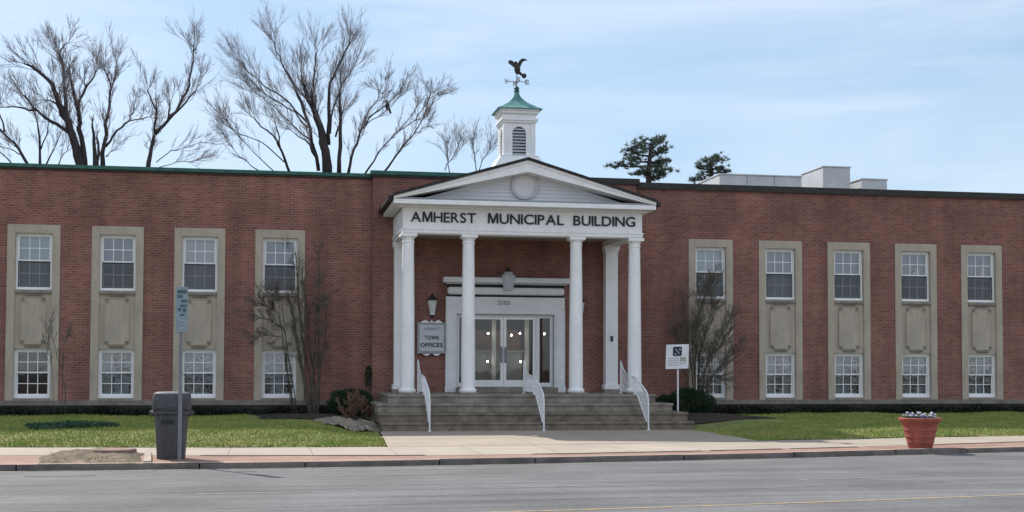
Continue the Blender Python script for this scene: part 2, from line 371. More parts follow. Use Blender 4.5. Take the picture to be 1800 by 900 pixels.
bm = N(nt, 'ShaderNodeMath', operation='MULTIPLY'); nt.links.new(bk.outputs[0], bm.inputs[0]); nt.links.new(c2r.outputs[0], bm.inputs[1])
fill_bank = N(nt, 'ShaderNodeMixRGB'); fill_bank.inputs[2].default_value = (11.5, 11.9, 12.6, 1)  # unseen bright cloud behind the camera, added to lift the shaded facade
nt.links.new(bm.outputs[0], fill_bank.inputs[0]); nt.links.new(mxw.outputs[0], fill_bank.inputs[1])
nt.links.new(fill_bank.outputs[0], bg.inputs[0]); bg.inputs[1].default_value = .10
sl = bpy.data.lights.new('sun', 'SUN'); sl.energy = 4.8; sl.angle = math.radians(.5); sl.color = (1, .95, .87)
so = bpy.data.objects.new('sun', sl); C.objects.link(so); so.location = SUN * 60; so.rotation_euler = SUN.to_track_quat('Z', 'Y').to_euler()
cam = bpy.data.cameras.new('camera'); co = bpy.data.objects.new('camera', cam); C.objects.link(co); SC.camera = co
cam.sensor_width = 36; cam.lens = 36 * F_PX / 1800; cam.shift_y = (CY - 450) / 1800; cam.clip_end = 3000; cam.clip_start = .1
mw = Matrix.Identity(4)
for i in range(3):
    mw[i][0] = RT[i]; mw[i][1] = UP[i]; mw[i][2] = -FWD[i]
mw[0][3], mw[1][3], mw[2][3] = 0, 0, EYE
co.matrix_world = mw
vs = SC.view_settings; vs.view_transform = 'Standard'; vs.look = 'None'; vs.exposure = .3; vs.gamma = 1; vs.use_curve_mapping = False

# ------------------------------------------------------------------ ground, road, walks
def curve(pts):
    xs = [p[0] for p in pts]; ys = [p[1] for p in pts]; n = len(pts)
    sl = [(ys[min(i+1,n-1)]-ys[max(i-1,0)])/(xs[min(i+1,n-1)]-xs[max(i-1,0)]) for i in range(n)]
    def f(x):
        if x <= xs[0]: return ys[0] + sl[0]*(x-xs[0])
        if x >= xs[-1]: return ys[-1] + sl[-1]*(x-xs[-1])
        for i in range(n-1):
            if x <= xs[i+1]:
                h = xs[i+1]-xs[i]; t = (x-xs[i])/h
                return ys[i]*(2*t**3-3*t*t+1)+h*sl[i]*(t**3-2*t*t+t)+ys[i+1]*(3*t*t-2*t**3)+h*sl[i+1]*(t**3-t*t)
    return f
K = curve([(-4.46,23.18),(.05,23.25),(5.45,23.8),(10.24,24.55),(15.92,25.72)])         # kerb face
WL = curve([(-5.0,25.9),(.05,25.2),(4.4,24.9),(10.87,26.0),(17.2,27.8)])                # paver / pavement joint
WB = curve([(-5.5,28.5),(.05,27.75),(4.4,27.75),(10.7,28.85),(18.75,30.35)])            # pavement / lawn
X0, X1 = -45.0, 70.0
def xs_(a, b, st=.5):
    n = max(1, int(round((b-a)/st))); return [a + (b-a)*i/n for i in range(n+1)]
def strip(fa, fb, za, zb, a=X0, b=X1, st=.5, mb=None):
    mb = mb or MB(); xs = xs_(a, b, st); vs = []; fs = []
    for x in xs: vs += [(x, fa(x), za), (x, fb(x), zb)]
    for i in range(len(xs)-1): fs.append((2*i, 2*i+2, 2*i+3, 2*i+1))
    return mb.add(vs, fs)
g = MB(); g.add([(-900,-900,-.16),(900,-900,-.16),(900,900,-.16),(-900,900,-.16)], [(0,1,2,3)])
struct('ground', g, M['mulch'])
struct('road', strip(lambda x: K(x)-15.2, lambda x: K(x)+.02, .025, .025), M['road'])
# raised kerb in stones with small gaps
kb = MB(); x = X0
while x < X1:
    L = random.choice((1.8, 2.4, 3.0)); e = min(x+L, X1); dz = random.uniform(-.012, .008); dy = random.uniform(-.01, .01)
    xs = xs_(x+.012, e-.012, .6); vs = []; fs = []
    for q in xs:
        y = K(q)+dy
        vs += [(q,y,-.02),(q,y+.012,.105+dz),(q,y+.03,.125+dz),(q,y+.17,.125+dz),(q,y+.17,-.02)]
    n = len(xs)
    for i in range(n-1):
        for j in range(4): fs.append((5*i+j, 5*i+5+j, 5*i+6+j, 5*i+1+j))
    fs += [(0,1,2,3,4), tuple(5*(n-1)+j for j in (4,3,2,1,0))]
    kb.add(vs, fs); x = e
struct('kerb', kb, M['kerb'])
struct('kerb_top', strip(lambda x: K(x)+.05, lambda x: K(x)+.17, .139, .139), M['concrete'])  # pale strip paints the sunlit top over the darkened kerb
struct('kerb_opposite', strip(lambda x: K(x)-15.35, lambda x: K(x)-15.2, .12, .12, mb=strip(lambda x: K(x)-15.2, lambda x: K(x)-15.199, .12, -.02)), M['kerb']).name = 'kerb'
struct('pavement', strip(lambda x: K(x)-18, lambda x: K(x)-15.35, .116, .116), M['concrete'])
struct('paver_strip', strip(lambda x: K(x)+.15, lambda x: WL(x)+.02, .112, .116), M['paver'])
struct('pavement', strip(WL, WB, .12, .12), M['concrete'])
jm = MB()
for a, b in ((-30,-5.0),(-1.3,2.9),(5.0,8.6),(8.8,10.5),(10.7,12.4),(14.5,30)):
    strip(lambda x: WL(x)-.09+.012*math.sin(3*x), lambda x: WL(x)+.06+.015*math.sin(5*x), .124, .124, a, b, .2, jm)
struct('pavement_joint', jm, M['joint'])
def edge_l(y): return 2.42 + (2.87-2.42)*(y-27.4)/7
ap = MB(); vs_ = []; fs_ = []
xs = xs_(0, 1, .05)
for t in xs:
    x = 2.42 + t*8.66
    vs_ += [(x, WB(x)-.03, .124), (2.83+t*8.75, 34.6, .13)]
for i in range(len(xs)-1): fs_.append((2*i, 2*i+2, 2*i+3, 2*i+1))
struct('walkway', ap.add(vs_, fs_), M['apron'])
# lawns, sloping gently up to the building
def lawn_z(x, y):
    t = max(0, min(1, (y-WB(x))/(38.6-WB(x)))); t = 1-(1-t)**2
    q = max(0, min(1, (2.4-x)/1.6 if x < 6 else (x-11.1)/1.8)); q = q*q*(3-2*q); t *= q+(1-q)*max(0, min(1, (y-34.3)/2.5))
    return .112 + .30*t + .02*math.sin(x*1.1+y*.7)*t + .012*math.sin(x*2.7-y*1.9)
def lawn_patch(xa, xb, side):
    mb = MB(); nx = int((xb-xa)/.3); ny = 40; vs = []; fs = []
    for i in range(nx+1):
        for j in range(ny+1):
            v = j/ny; x = xa+(xb-xa)*i/nx
            ya = WB(x)+.14+.04*math.sin(x*3.1)+.03*math.sin(x*7.7)
            if side == 'L' and i == nx: pass
            y = ya+(39.4-ya)*v
            if side == 'L':
                lim = min(2.42+.45*(y-27.4)/7-.02, 2.86); x = xa+(lim-xa)*i/nx
                if i == nx: x += .05*math.sin(y*4)-.04
            else:
                lim = 11.10 if y < 33 else 11.2; x = lim+(xb-lim)*i/nx
            vs.append((x, y, lawn_z(x, y)))
    for i in range(nx):
        for j in range(ny):
            a = i*(ny+1)+j; fs.append((a, a+ny+1, a+ny+2, a+1))
    return mb.add(vs, fs)
lw = lawn_patch(-40, 2.4, 'L'); rw_ = lawn_patch(11.1, 60, 'R')
struct('lawn', lw, M['lawn'], smooth=True); struct('lawn', rw_, M['lawn'], smooth=True)
em = strip(lambda x: WB(x)-.04, lambda x: WB(x)+.3, .117, .108, -40, 2.4, .3)
strip(lambda x: WB(x)-.02, lambda x: WB(x)+.3, .117, .108, 11.1, 60, .3, em)
struct('soil_edge', em, M['dirt'])
gb = MB()
def blades(n, xa, xb, side):
    for _ in range(n):
        x = random.uniform(xa, xb); y = WB(x)+.12+random.random()**1.15*(38.2-WB(x))
        if side == 'L' and x > 2.38+.45*(y-27.4)/7: continue
        if side == 'L' and x > -.6 and y > 35.6 - .25*(x+.6): continue
        if side == 'R' and x < 11.15: continue
        if side == 'R' and x < 14.6-(y-33)*.1 and y > 33.6+.5*abs(x-12.4): continue
        z = lawn_z(x, y); a = random.uniform(0, PI); h = random.uniform(.03, .075)
        gb.blade((x, y, z-.005), (random.gauss(0,.025), random.gauss(0,.025), h), random.uniform(.012,.028), (math.cos(a), math.sin(a), 0))
blades(62000, -11, 2.6, 'L'); blades(62000, 11.1, 28, 'R')
tag(obj('grass', gb, M['grass']), 'short spring grass growing on the lawns either side of the steps', 'grass', kind='stuff')
# planting beds beside the steps
def bed(xa, xb, ya, yb, m, name='planting_bed', rise=.06, off=.02):
    mb = MB(); n = 24; vs = []; fs = []
    for i in range(n+1):
        for j in range(13):
            u, v = i/n, j/12
            e = math.sin(PI*u)**.4*math.sin(PI*min(v*.9+.1, 1))**.4 if 0 < u < 1 else 0
            x = xa+(xb-xa)*u+.12*math.sin(7*v+5*u); y = ya+(yb-ya)*v+.14*math.sin(9*u)*(1-v)
            vs.append((x, y, max(lawn_z(x, y), .12)+off-.05*(1-e)+rise*e*(.6+.4*math.sin(9*u+7*v)+random.uniform(-.35,.35))))
    for i in range(n):
        for j in range(12):
            a = i*13+j; fs.append((a, a+13, a+14, a+1))
    return struct(name, mb.add(vs, fs), m, smooth=True)
bed(-.5, 2.9, 35.7, 38.9, M['mulch']); bed(11.0, 14.3, 34.9, 38.9, M['mulch'])
bed(1.2, 2.82, 34.2, 36.2, M['rubble'], rise=.16)
# road paint, stains and a painted sign shadow
def ribbon(off, wd, a, b, z=.029, st=.4): return strip(lambda x: K(x)+off-wd/2, lambda x: K(x)+off+wd/2, z, z, a, b, st)
struct('road_marking', ribbon(-7.78, .10, -30, 50), M['yellow_paint'])
dm = MB()
for i in range(-3, 6):
    a = -1.0+i*4.6; strip(lambda x: K(x)-4.65, lambda x: K(x)-4.55, .029, .029, a, a+2.2, .4, dm)
struct('lane_dashes', dm, M['white_worn'])
tm = MB()
for (xa, xb, o, wd) in ((-3.9,-2.75,-1.15,.16),(-.62,-.2,-.62,.1)):
    xs = xs_(xa, xb, .06); vs = []; fs = []
    for i, x in enumerate(xs):
        t = i/(len(xs)-1); ww = wd*math.sin(PI*t)**.5*(.7+.3*math.sin(17*x))+.004
        vs += [(x, K(x)+o-ww/2, .03), (x, K(x)+o+ww/2+.02*math.sin(11*x), .03)]
    for i in range(len(xs)-1): fs.append((2*i, 2*i+2, 2*i+3, 2*i+1))
    tm.add(vs, fs)
struct('tar_stain', tm, M['tar'])  # left patch is a tar stain; right one paints the sign's cast shadow
ck = MB()                                                            # cracks wandering along and across the lanes
for x0_, o, L, ax in ((-5,-2.1,9,0),(6,-2.6,12,0),(1,-5.6,10,0),(11,-4.9,9,0),(-3,-6.6,8,0)):
    n = int(L/.12); vs = []; fs = []; q = 0
    for i in range(n+1):
        q += random.gauss(0,.012); ww = random.uniform(.004,.011)
        x, y = (x0_+i*.12, o+q) if ax == 0 else (x0_+q+.15*math.sin(i*.4), o-i*.12)
        y += K(x); vs += [(x-(ww if ax else 0), y-(0 if ax else ww), .028), (x+(ww if ax else 0), y+(0 if ax else ww), .028)]
    for i in range(n): fs.append((2*i, 2*i+2, 2*i+3, 2*i+1))
    ck.add(vs, fs)
struct('road_crack', ck, M['joint'])
gt_ = strip(lambda x: K(x)-.16-.05*math.sin(2.3*x)-.03*math.sin(7*x), lambda x: K(x)+.015, .0272, .0272, -30, 50, .15)
struct('gutter_grit', gt_, M['grit'])
# dug planting square with border stone
dp = MB(); n = 26; vs = []; fs = []
for i in range(n+1):
    for j in range(n+1):
        u, v = i/n, j/n
        x = -4.0+1.75*u+(-.28)*v*(1-u)+.05*math.sin(8*v); y = K(x)+.17+(WL(x)+.75-K(x)-.17)*v+.06*math.sin(9*u)*v
        e = min(1, 6*min(u, 1-u, v, 1-v))
        h = .05*math.sin(6*u+2)*math.sin(5*v)+.06*(v**1.5)+random.uniform(-.018,.018)
        vs.append((x, y, .100+e*(.05+h)))
for i in range(n):
    for j in range(n):
        a = i*(n+1)+j; fs.append((a, a+n+1, a+n+2, a+1))
struct('dirt_patch', dp.add(vs, fs), M['dirt'], smooth=True)
tg = MB()
for _ in range(260):
    u, v = random.random(), random.random()**1.4
    if math.sin(9*u+4*v)+math.sin(13*v-3*u) < -.2: continue
    x = -3.95+1.7*u-.2*v; y = K(x)+.2+(WL(x)+.5-K(x))*v
    a = random.uniform(0, PI); tg.blade((x, y, .14+.05*v), (random.gauss(0,.04), random.gauss(0,.04), random.uniform(.02,.05)), .02, (math.cos(a), math.sin(a), 0))
tag(obj('weed_tufts', tg, M['grass']), 'sparse weeds growing in the bare dirt square by the kerb', 'weeds', kind='stuff')
rk = MB(); rk.prism([(-3.42,25.55),(-3.0,25.35),(-2.62,25.5),(-2.5,25.9),(-2.75,26.2),(-3.3,26.15)], .12, .235, 'z')
tag(obj('stone_slab', rk, M['rock_red'], loc=(-3,25.8,.12), bevel=.03), 'flat reddish stone slab lying at the back of the bare dirt square', 'stone')
bs = MB(); bs.prism([(-2.16,23.42),(-2.02,23.42),(-2.26,26.2),(-2.38,26.2)], .10, .165, 'z')
tag(obj('border_stone', bs, M['concrete'], loc=(-2.2,24.8,.1), bevel=.012), 'long pale border stone edging the bare dirt square beside the bin', 'edging stone')

# ------------------------------------------------------------------ the building
WY, BY, XC = 38.985, 38.735, 6.93
BX0, BX1 = 2.92, 10.99
bld = thing('municipal_building', 'two storey red brick municipal building with white columned portico and cupola', 'building', (XC, BY, .3))
def part(name, mb, m, parent=None, **kw): return obj(name, mb, m, parent or bld, **kw)
WXL = [-6.68+2.3*i for i in range(4)]; WXR = [13.46+2.3*i for i in range(5)]
HW = .72
def wing(xa, xb, xs, ztop):
    mb = MB(); e = [xa]
    for x in xs: e += [x-HW, x+HW]
    e.append(xb)
    for i in range(0, len(e), 2): mb.box(e[i], e[i+1], WY, WY+.3, .84, 5.84)
    mb.box(xa, xb, WY, WY+.3, 5.84, ztop)
    return mb
part('wall', wing(-16, BX0, WXL, 7.44), M['brick']); part('wall', wing(BX1, 32, WXR, 7.4), M['brick'])
# projecting centre block with the entrance opening
DX0, DX1, DZ1 = 5.42, 8.40, 3.42
cb_ = MB()
cb_.box(BX0, DX0, BY, BY+.35, .5, 7.48).box(DX1, BX1, BY, BY+.35, .5, 7.48).box(DX0, DX1, BY, BY+.35, DZ1, 7.48)
cb_.box(BX0, BX0+.35, BY+.35, WY+2, .5, 7.48).box(BX1-.35, BX1, BY+.35, WY+2, .5, 7.48)
part('wall', cb_, M['brick'])
# back, ends and roof close the shell
sh = MB(); sh.box(-16.3,-16, WY, 54, .3, 7.44).box(32,32.3, WY, 54, .3, 7.44).box(-16.3, 32.3, 54, 54.3, .3, 7.44)
part('wall', sh, M['brick'])
part('flat_roof', MB().box(-16, 32, WY+.3, 54, 7.1, 7.22), M['membrane'])
part('interior_wall', MB().box(-16, 5.0, WY+3.2, WY+3.3, .6, 7.1).box(9.0, 32, WY+3.2, WY+3.3, .6, 7.1).box(-16, 5.0, WY+.3, WY+3.2, 3.35, 3.45).box(9.0, 32, WY+.3, WY+3.2, 3.35, 3.45)
     .box(-16, 5.0, WY+.3, WY+3.2, .55, .65).box(9.0, 32, WY+.3, WY+3.2, .55, .65), M['room'])
# stone base course and dark foundation
part('base_course', MB().box(-16, BX0-.002, WY-.06, WY+.28, .70, .84).box(BX1+.002, 32, WY-.06, WY+.28, .70, .84), M['sill'])
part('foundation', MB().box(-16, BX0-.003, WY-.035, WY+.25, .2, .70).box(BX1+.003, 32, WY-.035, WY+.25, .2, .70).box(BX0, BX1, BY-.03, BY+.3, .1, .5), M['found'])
# roof edges
part('roof_edge', MB().box(-16.3, BX0-.01, WY-.10, WY+.42, 7.475, 7.575), M['copper'])
part('roof_edge', MB().box(-16.3, BX0-.004, WY-.06, WY+.36, 7.42, 7.475).box(BX1+.004, 32.3, WY-.09, WY+.40, 7.37, 7.56), M['dark_metal'])
part('roof_edge', MB().box(BX0-.09, 6.4, BY-.10, BY+.42, 7.525, 7.64), M['copper'])
part('roof_edge', MB().box(BX0-.05, 6.4, BY-.06, BY+.36, 7.46, 7.525).box(6.4, BX1+.09, BY-.09, BY+.40, 7.45, 7.625).box(BX1-.36, BX1+.09, BY+.40, WY+2, 7.45, 7.625), M['dark_metal'])
part('roof_edge', MB().box(BX0-.09, BX0+.36, BY+.42, WY+2, 7.525, 7.64), M['copper'])
part('block_roof', MB().box(BX0+.36, BX1-.36, BY+.36, WY+2, 7.2, 7.3), M['membrane'])

# --- windows: one upper and one lower, copied along the wings
def frame_mb(h, w=.5):
    t = .062; mb = MB()
    mb.box(-w, -w+t, .09, .20, 0, h).box(w-t, w, .09, .20, 0, h).box(-w+t, w-t, .09, .20, h-t, h)
    mb.box(-w+.002, w-.002, .07, .20, 0, .075)
    return mb
def sash_mb(z0, z1, y, w=.445, cols=3, rows=2, mt=.022):
    t = .042; mb = MB()
    mb.box(-w, -w+t, y, y+.04, z0, z1).box(w-t, w, y, y+.04, z0, z1)
    mb.box(-w+t, w-t, y, y+.04, z0, z0+t).box(-w+t, w-t, y, y+.04, z1-t, z1)
    for i in range(1, cols):
        x = -w+t+(2*w-2*t)*i/cols; mb.box(x-mt/2, x+mt/2, y+.005, y+.034, z0+t, z1-t)
    for j in range(1, rows):
        z = z0+t+(z1-z0-2*t)*j/rows
        mb.box(-w+t, w-t, y+.008, y+.031, z-mt/2, z+mt/2)
    return mb
def quad(x0, x1, y, z0, z1): return MB().add([(x0,y,z0),(x1,y,z0),(x1,y,z1),(x0,y,z1)], [(0,1,2,3)])
def build_window(h, upper, loc):
    wnd = obj('window', frame_mb(h), M['white'], local=True); wnd.parent = bld; wnd.location = Vector(loc)-wloc(bld)
    mid = h*.52
    def sub(n, mb, m):
        o = obj(n, mb, m, local=True); o.parent = wnd; return o
    sub('upper_sash', sash_mb(mid-.02, h-.055, .115), M['white']); sub('lower_sash', sash_mb(.075, mid+.02, .157), M['white'])
    sub('pane', quad(-.41, .41, .135, mid, h-.09), M['glass']); sub('pane', quad(-.41, .41, .177, .11, mid), M['glass'])
    if upper:
        sub('screen', quad(-.442, .442, .10, .078, mid-.022), M['screen'])
        s = MB().box(-.445,-.42,.092,.112,.076,mid-.022).box(.42,.445,.092,.112,.076,mid-.022).box(-.42,.42,.092,.112,.076,.1).box(-.42,.42,.092,.112,mid-.046,mid-.022)
        sub('screen_frame', s, M['iron'])
    return wnd
def blind_or_reflection(wnd, z0, z1, m, x0=-.43, x1=.43, y=.27):  # also makes the sheets that paint reflections behind the panes
    o = obj('blind' if m is not M['curtain'] else 'curtain', MB().box(x0, x1, y, y+.012, z0, z1), m, local=True); o.parent = wnd
UZ, LZ, UH, LH = 3.99, .906, 1.61, 1.40
wu = build_window(UH, True, (WXL[0], WY, UZ)); wl = build_window(LH, False, (WXL[0], WY, LZ))
allx = WXL+WXR
uw = [wu]+[dup(wu, Vector((x, WY, UZ))-wloc(bld), bld) for x in allx[1:]]
lwn = [wl]+[dup(wl, Vector((x, WY, LZ))-wloc(bld), bld) for x in allx[1:]]
for i, wd in enumerate(uw):
    mid = UH*.5
    light = i in (0, 2, 4)
    blind_or_reflection(wd, mid-(.0 if light else .1), UH-.06, M['blind'] if light else M['blind_blue'])
    if i in (0, 2, 5): blind_or_reflection(wd, .08, mid-.01, M['curtain'], y=.30)
    if i in (7, 8): blind_or_reflection(wd, mid*.9, mid*1.35, M['clutter'], x0=-.1, x1=.25, y=.24)
for i, wd in enumerate(lwn):
    if i != 0: o = obj('lace_curtain', MB().box(-.43, .43, .235, .238, .1, LH-.08), M['lace'], local=True, loc=None); o.parent = wd  # sheet carrying the painted reflection pattern
    if i in (1, 5, 6): blind_or_reflection(wd, .1, LH-.08, M['curtain'], x0=-.43, x1=-.12)
    if i in (2, 3): blind_or_reflection(wd, .55, LH-.06, M['blind_blue'])
    if i in (5, 7): blind_or_reflection(wd, .1, LH-.1, M['curtain'], x0=.12, x1=.43)
    for _ in range(0 if i == 0 else 3):
        xa = random.uniform(-.42,.2); z0_ = random.choice((.1,.1,.55,.8)); blind_or_reflection(wd, z0_, min(z0_+random.uniform(.25,.6), LH-.1), random.choice((M['clutter'],M['clutter'],M['curtain'],M['blind'])), x0=xa, x1=min(xa+random.uniform(.12,.4),.43), y=.32+.05*_)  # random pieces stand in for reflections as well as room clutter
# --- stone surrounds
def surround(x):
    s = MB()
    s.box(-HW, -.5, -.03, .3, .84, 5.84).box(.5, HW, -.03, .3, .84, 5.84)
    s.box(-.5, .5, -.03, .3, UZ+UH, 5.84).box(-.5, .5, .012, .3, LZ+LH, UZ)
    s.box(-.5, .5, -.02, .3, .842, LZ)
    o = obj('stone_surround', s, M['stone'], local=True); o.parent = bld; o.location = Vector((x, WY, 0))-wloc(bld)
    p = MB(); z0, z1 = LZ+LH+.14, UZ-.22; a, n_ = .34, .11
    pts = [(-a+n_,z0),(a-n_,z0),(a-n_,z0+n_),(a,z0+n_),(a,z1-n_),(a-n_,z1-n_),(a-n_,z1),(-a+n_,z1),(-a+n_,z1-n_),(-a,z1-n_),(-a,z0+n_),(-a+n_,z0+n_)]
    p.prism(pts, -.012, .014)
    tw = .02
    for i in range(len(pts)):
        (xa, za), (xb, zb) = pts[i], pts[(i+1) % len(pts)]
        p.box(min(xa,xb)-tw/2, max(xa,xb)+tw/2, -.026-.0006*i, .0, min(za,zb)-tw/2, max(za,zb)+tw/2)
    q = obj('spandrel_panel', p, M['stone'], local=True); q.parent = o
    for bx_ in ((-.21, .21, -.035, .011, z0-.09, z0-.045), (-.21, .21, -.03, .011, z1+.045, z1+.08)):
        q = obj('carved_bar', MB().box(*bx_), M['sill'], local=True, bevel=.01); q.parent = o
    for sx in (-1, 1):
        for zc in (z0+.055, z1-.055):
            q = obj('rosette', MB().prism([(sx*.285+.045*math.cos(PI*k/4), zc+.045*math.sin(PI*k/4)) for k in range(8)], -.03, .011), M['sill'], local=True); q.parent = o
    t = MB().prism([(-.075,UZ-.10),(-.055,UZ-.02),(.2,UZ+.0),(.2,UZ-.10)], -.49, .49, 'x')
    q = obj('sill', t, M['sill'], local=True); q.parent = o
    t = MB().prism([(-.07,LZ-.085),(-.05,LZ-.012),(.2,LZ-.002),(.2,LZ-.085)], -.49, .49, 'x')
    q = obj('sill', t, M['sill'], local=True); q.parent = o
    return o
s0 = surround(allx[0])
for x in allx[1:]: dup(s0, Vector((x, WY, 0))-wloc(bld), bld)

# --- porch platform and steps
stp = [(3.12, 10.62, 35.5, 1.07), (2.8, 11.0, 35.12, .83), (2.82, 11.32, 34.74, .595), (2.86, 11.36, 34.36, .36)]
for i, (xa, xb, yf, zt) in enumerate(stp):
    zb = stp[i+1][3] if i < 3 else .1
    s = MB().box(xa, xb, yf, BY-.04, zb, zt-.07).box(xa-.025, xb+.025, yf-.03, BY-.04, zt-.07, zt)
    part('step' if i else 'porch_floor', s, M['granite'] if i < 2 else M['granite2'], bevel=.012)
part('threshold', MB().box(5.40, 8.42, BY-.55, BY+.3, 1.072, 1.23), M['granite'], bevel=.01)
# --- portico columns
CYF, CX = 36.05, (XC-3.24, XC-1.55, XC+1.53, XC+3.24)
ZE = 5.50
def column():
    prof = [(.235,.0),(.235,.05)]
    prof = [(.225,.05),(.24,.07),(.245,.1),(.235,.135),(.205,.15),(.20,.175),(.197,.2)]
    for i in range(11):
        t = i/10; prof.append((.197-.035*t**1.6, .2+(ZE-1.07-.2-.25)*t))
    h = ZE-1.07
    prof += [(.18,h-.245),(.18,h-.215),(.164,h-.205),(.164,h-.15),(.195,h-.11),(.215,h-.08)]
    mb = MB().lathe(prof, k=28); mb.box(-.225,.225,-.225,.225,h-.08,h)
    return mb
c0 = obj('column', column(), M['white'], local=True, smooth='auto'); c0.parent = bld; c0.location = Vector((CX[0], CYF, 1.07))-wloc(bld)
pl = obj('plinth', MB().box(-.27,.27,-.27,.27,.0,.05), M['granite'], local=True, bevel=.008); pl.parent = c0
for x in CX[1:]: dup(c0, Vector((x, CYF, 1.07))-wloc(bld), bld)
for x in (XC-3.2, XC+3.2):                                   # square pilasters against the wall
    h = ZE-1.07; p = MB()
    p.box(-.19,.19,-.16,.16,.24,h-.18).box(-.235,.235,-.2,.16,.1,.24).box(-.21,.21,-.18,.16,h-.18,h-.13).box(-.24,.24,-.21,.16,h-.07,h).box(-.225,.225,-.195,.16,h-.13,h-.07)
    o = obj('pilaster', p, M['white'], local=True, bevel=.008); o.parent = bld; o.location = Vector((x, BY-.162, 1.07))-wloc(bld)
    q = obj('plinth', MB().box(-.26,.26,-.22,.15,.0,.10), M['granite'], local=True); q.parent = o
part('alarm_box', MB().box(XC+3.16, XC+3.23, BY-.36, BY-.325, 2.62, 2.78), M['iron'])
# --- entablature
EX0, EX1, EYF = 3.52, 10.34, 35.84
e = MB()
e.box(EX0, EX1, EYF, EYF+.42, ZE, 6.22).box(EX0, EX0+.42, EYF+.42, BY, ZE, 6.22).box(EX1-.42, EX1, EYF+.42, BY, ZE, 6.22)
e.box(EX0-.035, EX1+.035, EYF-.035, EYF+.2, ZE+.10, ZE+.15).box(EX0-.02, EX1+.02, EYF-.018, EYF+.2, ZE+.02, ZE+.10)
e.box(EX0-.035, EX0+.2, EYF+.2, BY-.002, ZE+.10, ZE+.15).box(EX1-.2, EX1+.035, EYF+.2, BY-.002, ZE+.10, ZE+.15)
ent = part('entablature', e, M['white'], bevel=.006)
part('porch_ceiling', MB().box(EX0+.42, EX1-.42, EYF+.42, BY-.002, ZE+.16, ZE+.22), M['soffit'])
# cornice, eaves and pediment
PX0, PX1, PYF = XC-3.71, XC+3.68, 35.36
PZ, AZ = 6.24, 7.60                                      # cornice underside, apex of the roof line
cn_ = MB()
cn_.box(PX0, PX1, PYF, EYF+.3, PZ+.02, PZ+.145).box(EX0-.12, EX1+.12, EYF-.14, EYF+.2, PZ-.03, PZ+.02)
cn_.box(PX0+.001, EX0+.3, EYF+.3, BY-.003, PZ+.02, PZ+.145).box(EX1-.3, PX1-.001, EYF+.3, BY-.003, PZ+.02, PZ+.145)
part('cornice', cn_, M['white'], bevel=.01)
part('cornice_flashing', MB().prism([(PYF+.05,PZ+.147),(PYF+.05,PZ+.20),(EYF+.02,PZ+.25),(EYF+.02,PZ+.147)], PX0+.05, PX1-.05, 'x'), M['steel'])
slope = (AZ-(PZ+.27))/(XC-PX0)
def rake(x, dz): return AZ-abs(x-XC)*slope+dz
rk_ = MB()
for s, xe in ((-1, PX0), (1, PX1)):
    for (d0, d1, y0, y1) in ((-.05,-.12,PYF-.03,EYF+.1),(-.12,-.37,PYF+.0,EYF+.1)):
        lim = xe if d0 > -.1 else xe - s*.03
        pts = [(XC, AZ+d0), (lim, rake(lim, d0)), (lim, max(rake(lim, d1), PZ+.147)), (XC, AZ+d1)]
        rk_.prism(pts if s > 0 else pts[::-1], y0, y1)
part('raking_cornice', rk_, M['white'])
# tympanum in lapped boards, with a round medallion
ty = MB(); z = PZ+.25
while z < AZ-.4:
    hw = (AZ-.27-z)/slope
    if hw > .1:
        y = EYF+.05
        ty.add([(XC-hw,y-.02,z),(XC+hw,y-.02,z),(XC+hw-.105/slope,y,z+.105),(XC-hw+.105/slope,y,z+.105),(XC-hw,y,z),(XC+hw,y,z)], [(0,1,2,3),(4,5,1,0)])
    z += .105
part('tympanum', ty, M['siding'])
def ring(cx, cz, r0, r1, y0, y1, k=40):
    mb = MB(); vs = []; fs = []
    for j in range(k):
        t = 2*PI*j/k
        for r, y in ((r0,y1),(r0,y0),(r1,y0),(r1,y1)): vs.append((cx+r*math.cos(t), y, cz+r*math.sin(t)))
    for j in range(k):
        for q in range(4):
            a, b = 4*j+q, 4*j+(q+1) % 4; c, d = 4*((j+1) % k)+(q+1) % 4, 4*((j+1) % k)+q
            fs.append((a, d, c, b))
    return mb.add(vs, fs)
md = part('medallion', MB().prism([(XC+.30*math.cos(2*PI*j/40), 6.90+.30*math.sin(2*PI*j/40)) for j in range(40)], EYF-.02, EYF+.05), M['white_trim'])
part('rim', ring(XC, 6.90, .30, .385, EYF-.05, EYF+.05), M['sign_grey'], md)
# portico roof
rf = MB()
for s, xe in ((-1, PX0-.05), (1, PX1+.05)):
    pts = [(XC, AZ+.03), (xe, rake(xe, .03)), (xe, rake(xe, -.05)), (XC, AZ-.05)]
    rf.prism(pts if s > 0 else pts[::-1], PYF-.07, BY+.3)
part('portico_roof', rf, M['shingle'])
gt = MB()
for xe, s in ((PX0-.10, -1), (PX1+.10, 1)): gt.box(xe-.05, xe+.05, PYF+.02, BY-.003, PZ+.13, PZ+.24)
part('gutter', gt, M['dark_metal'])
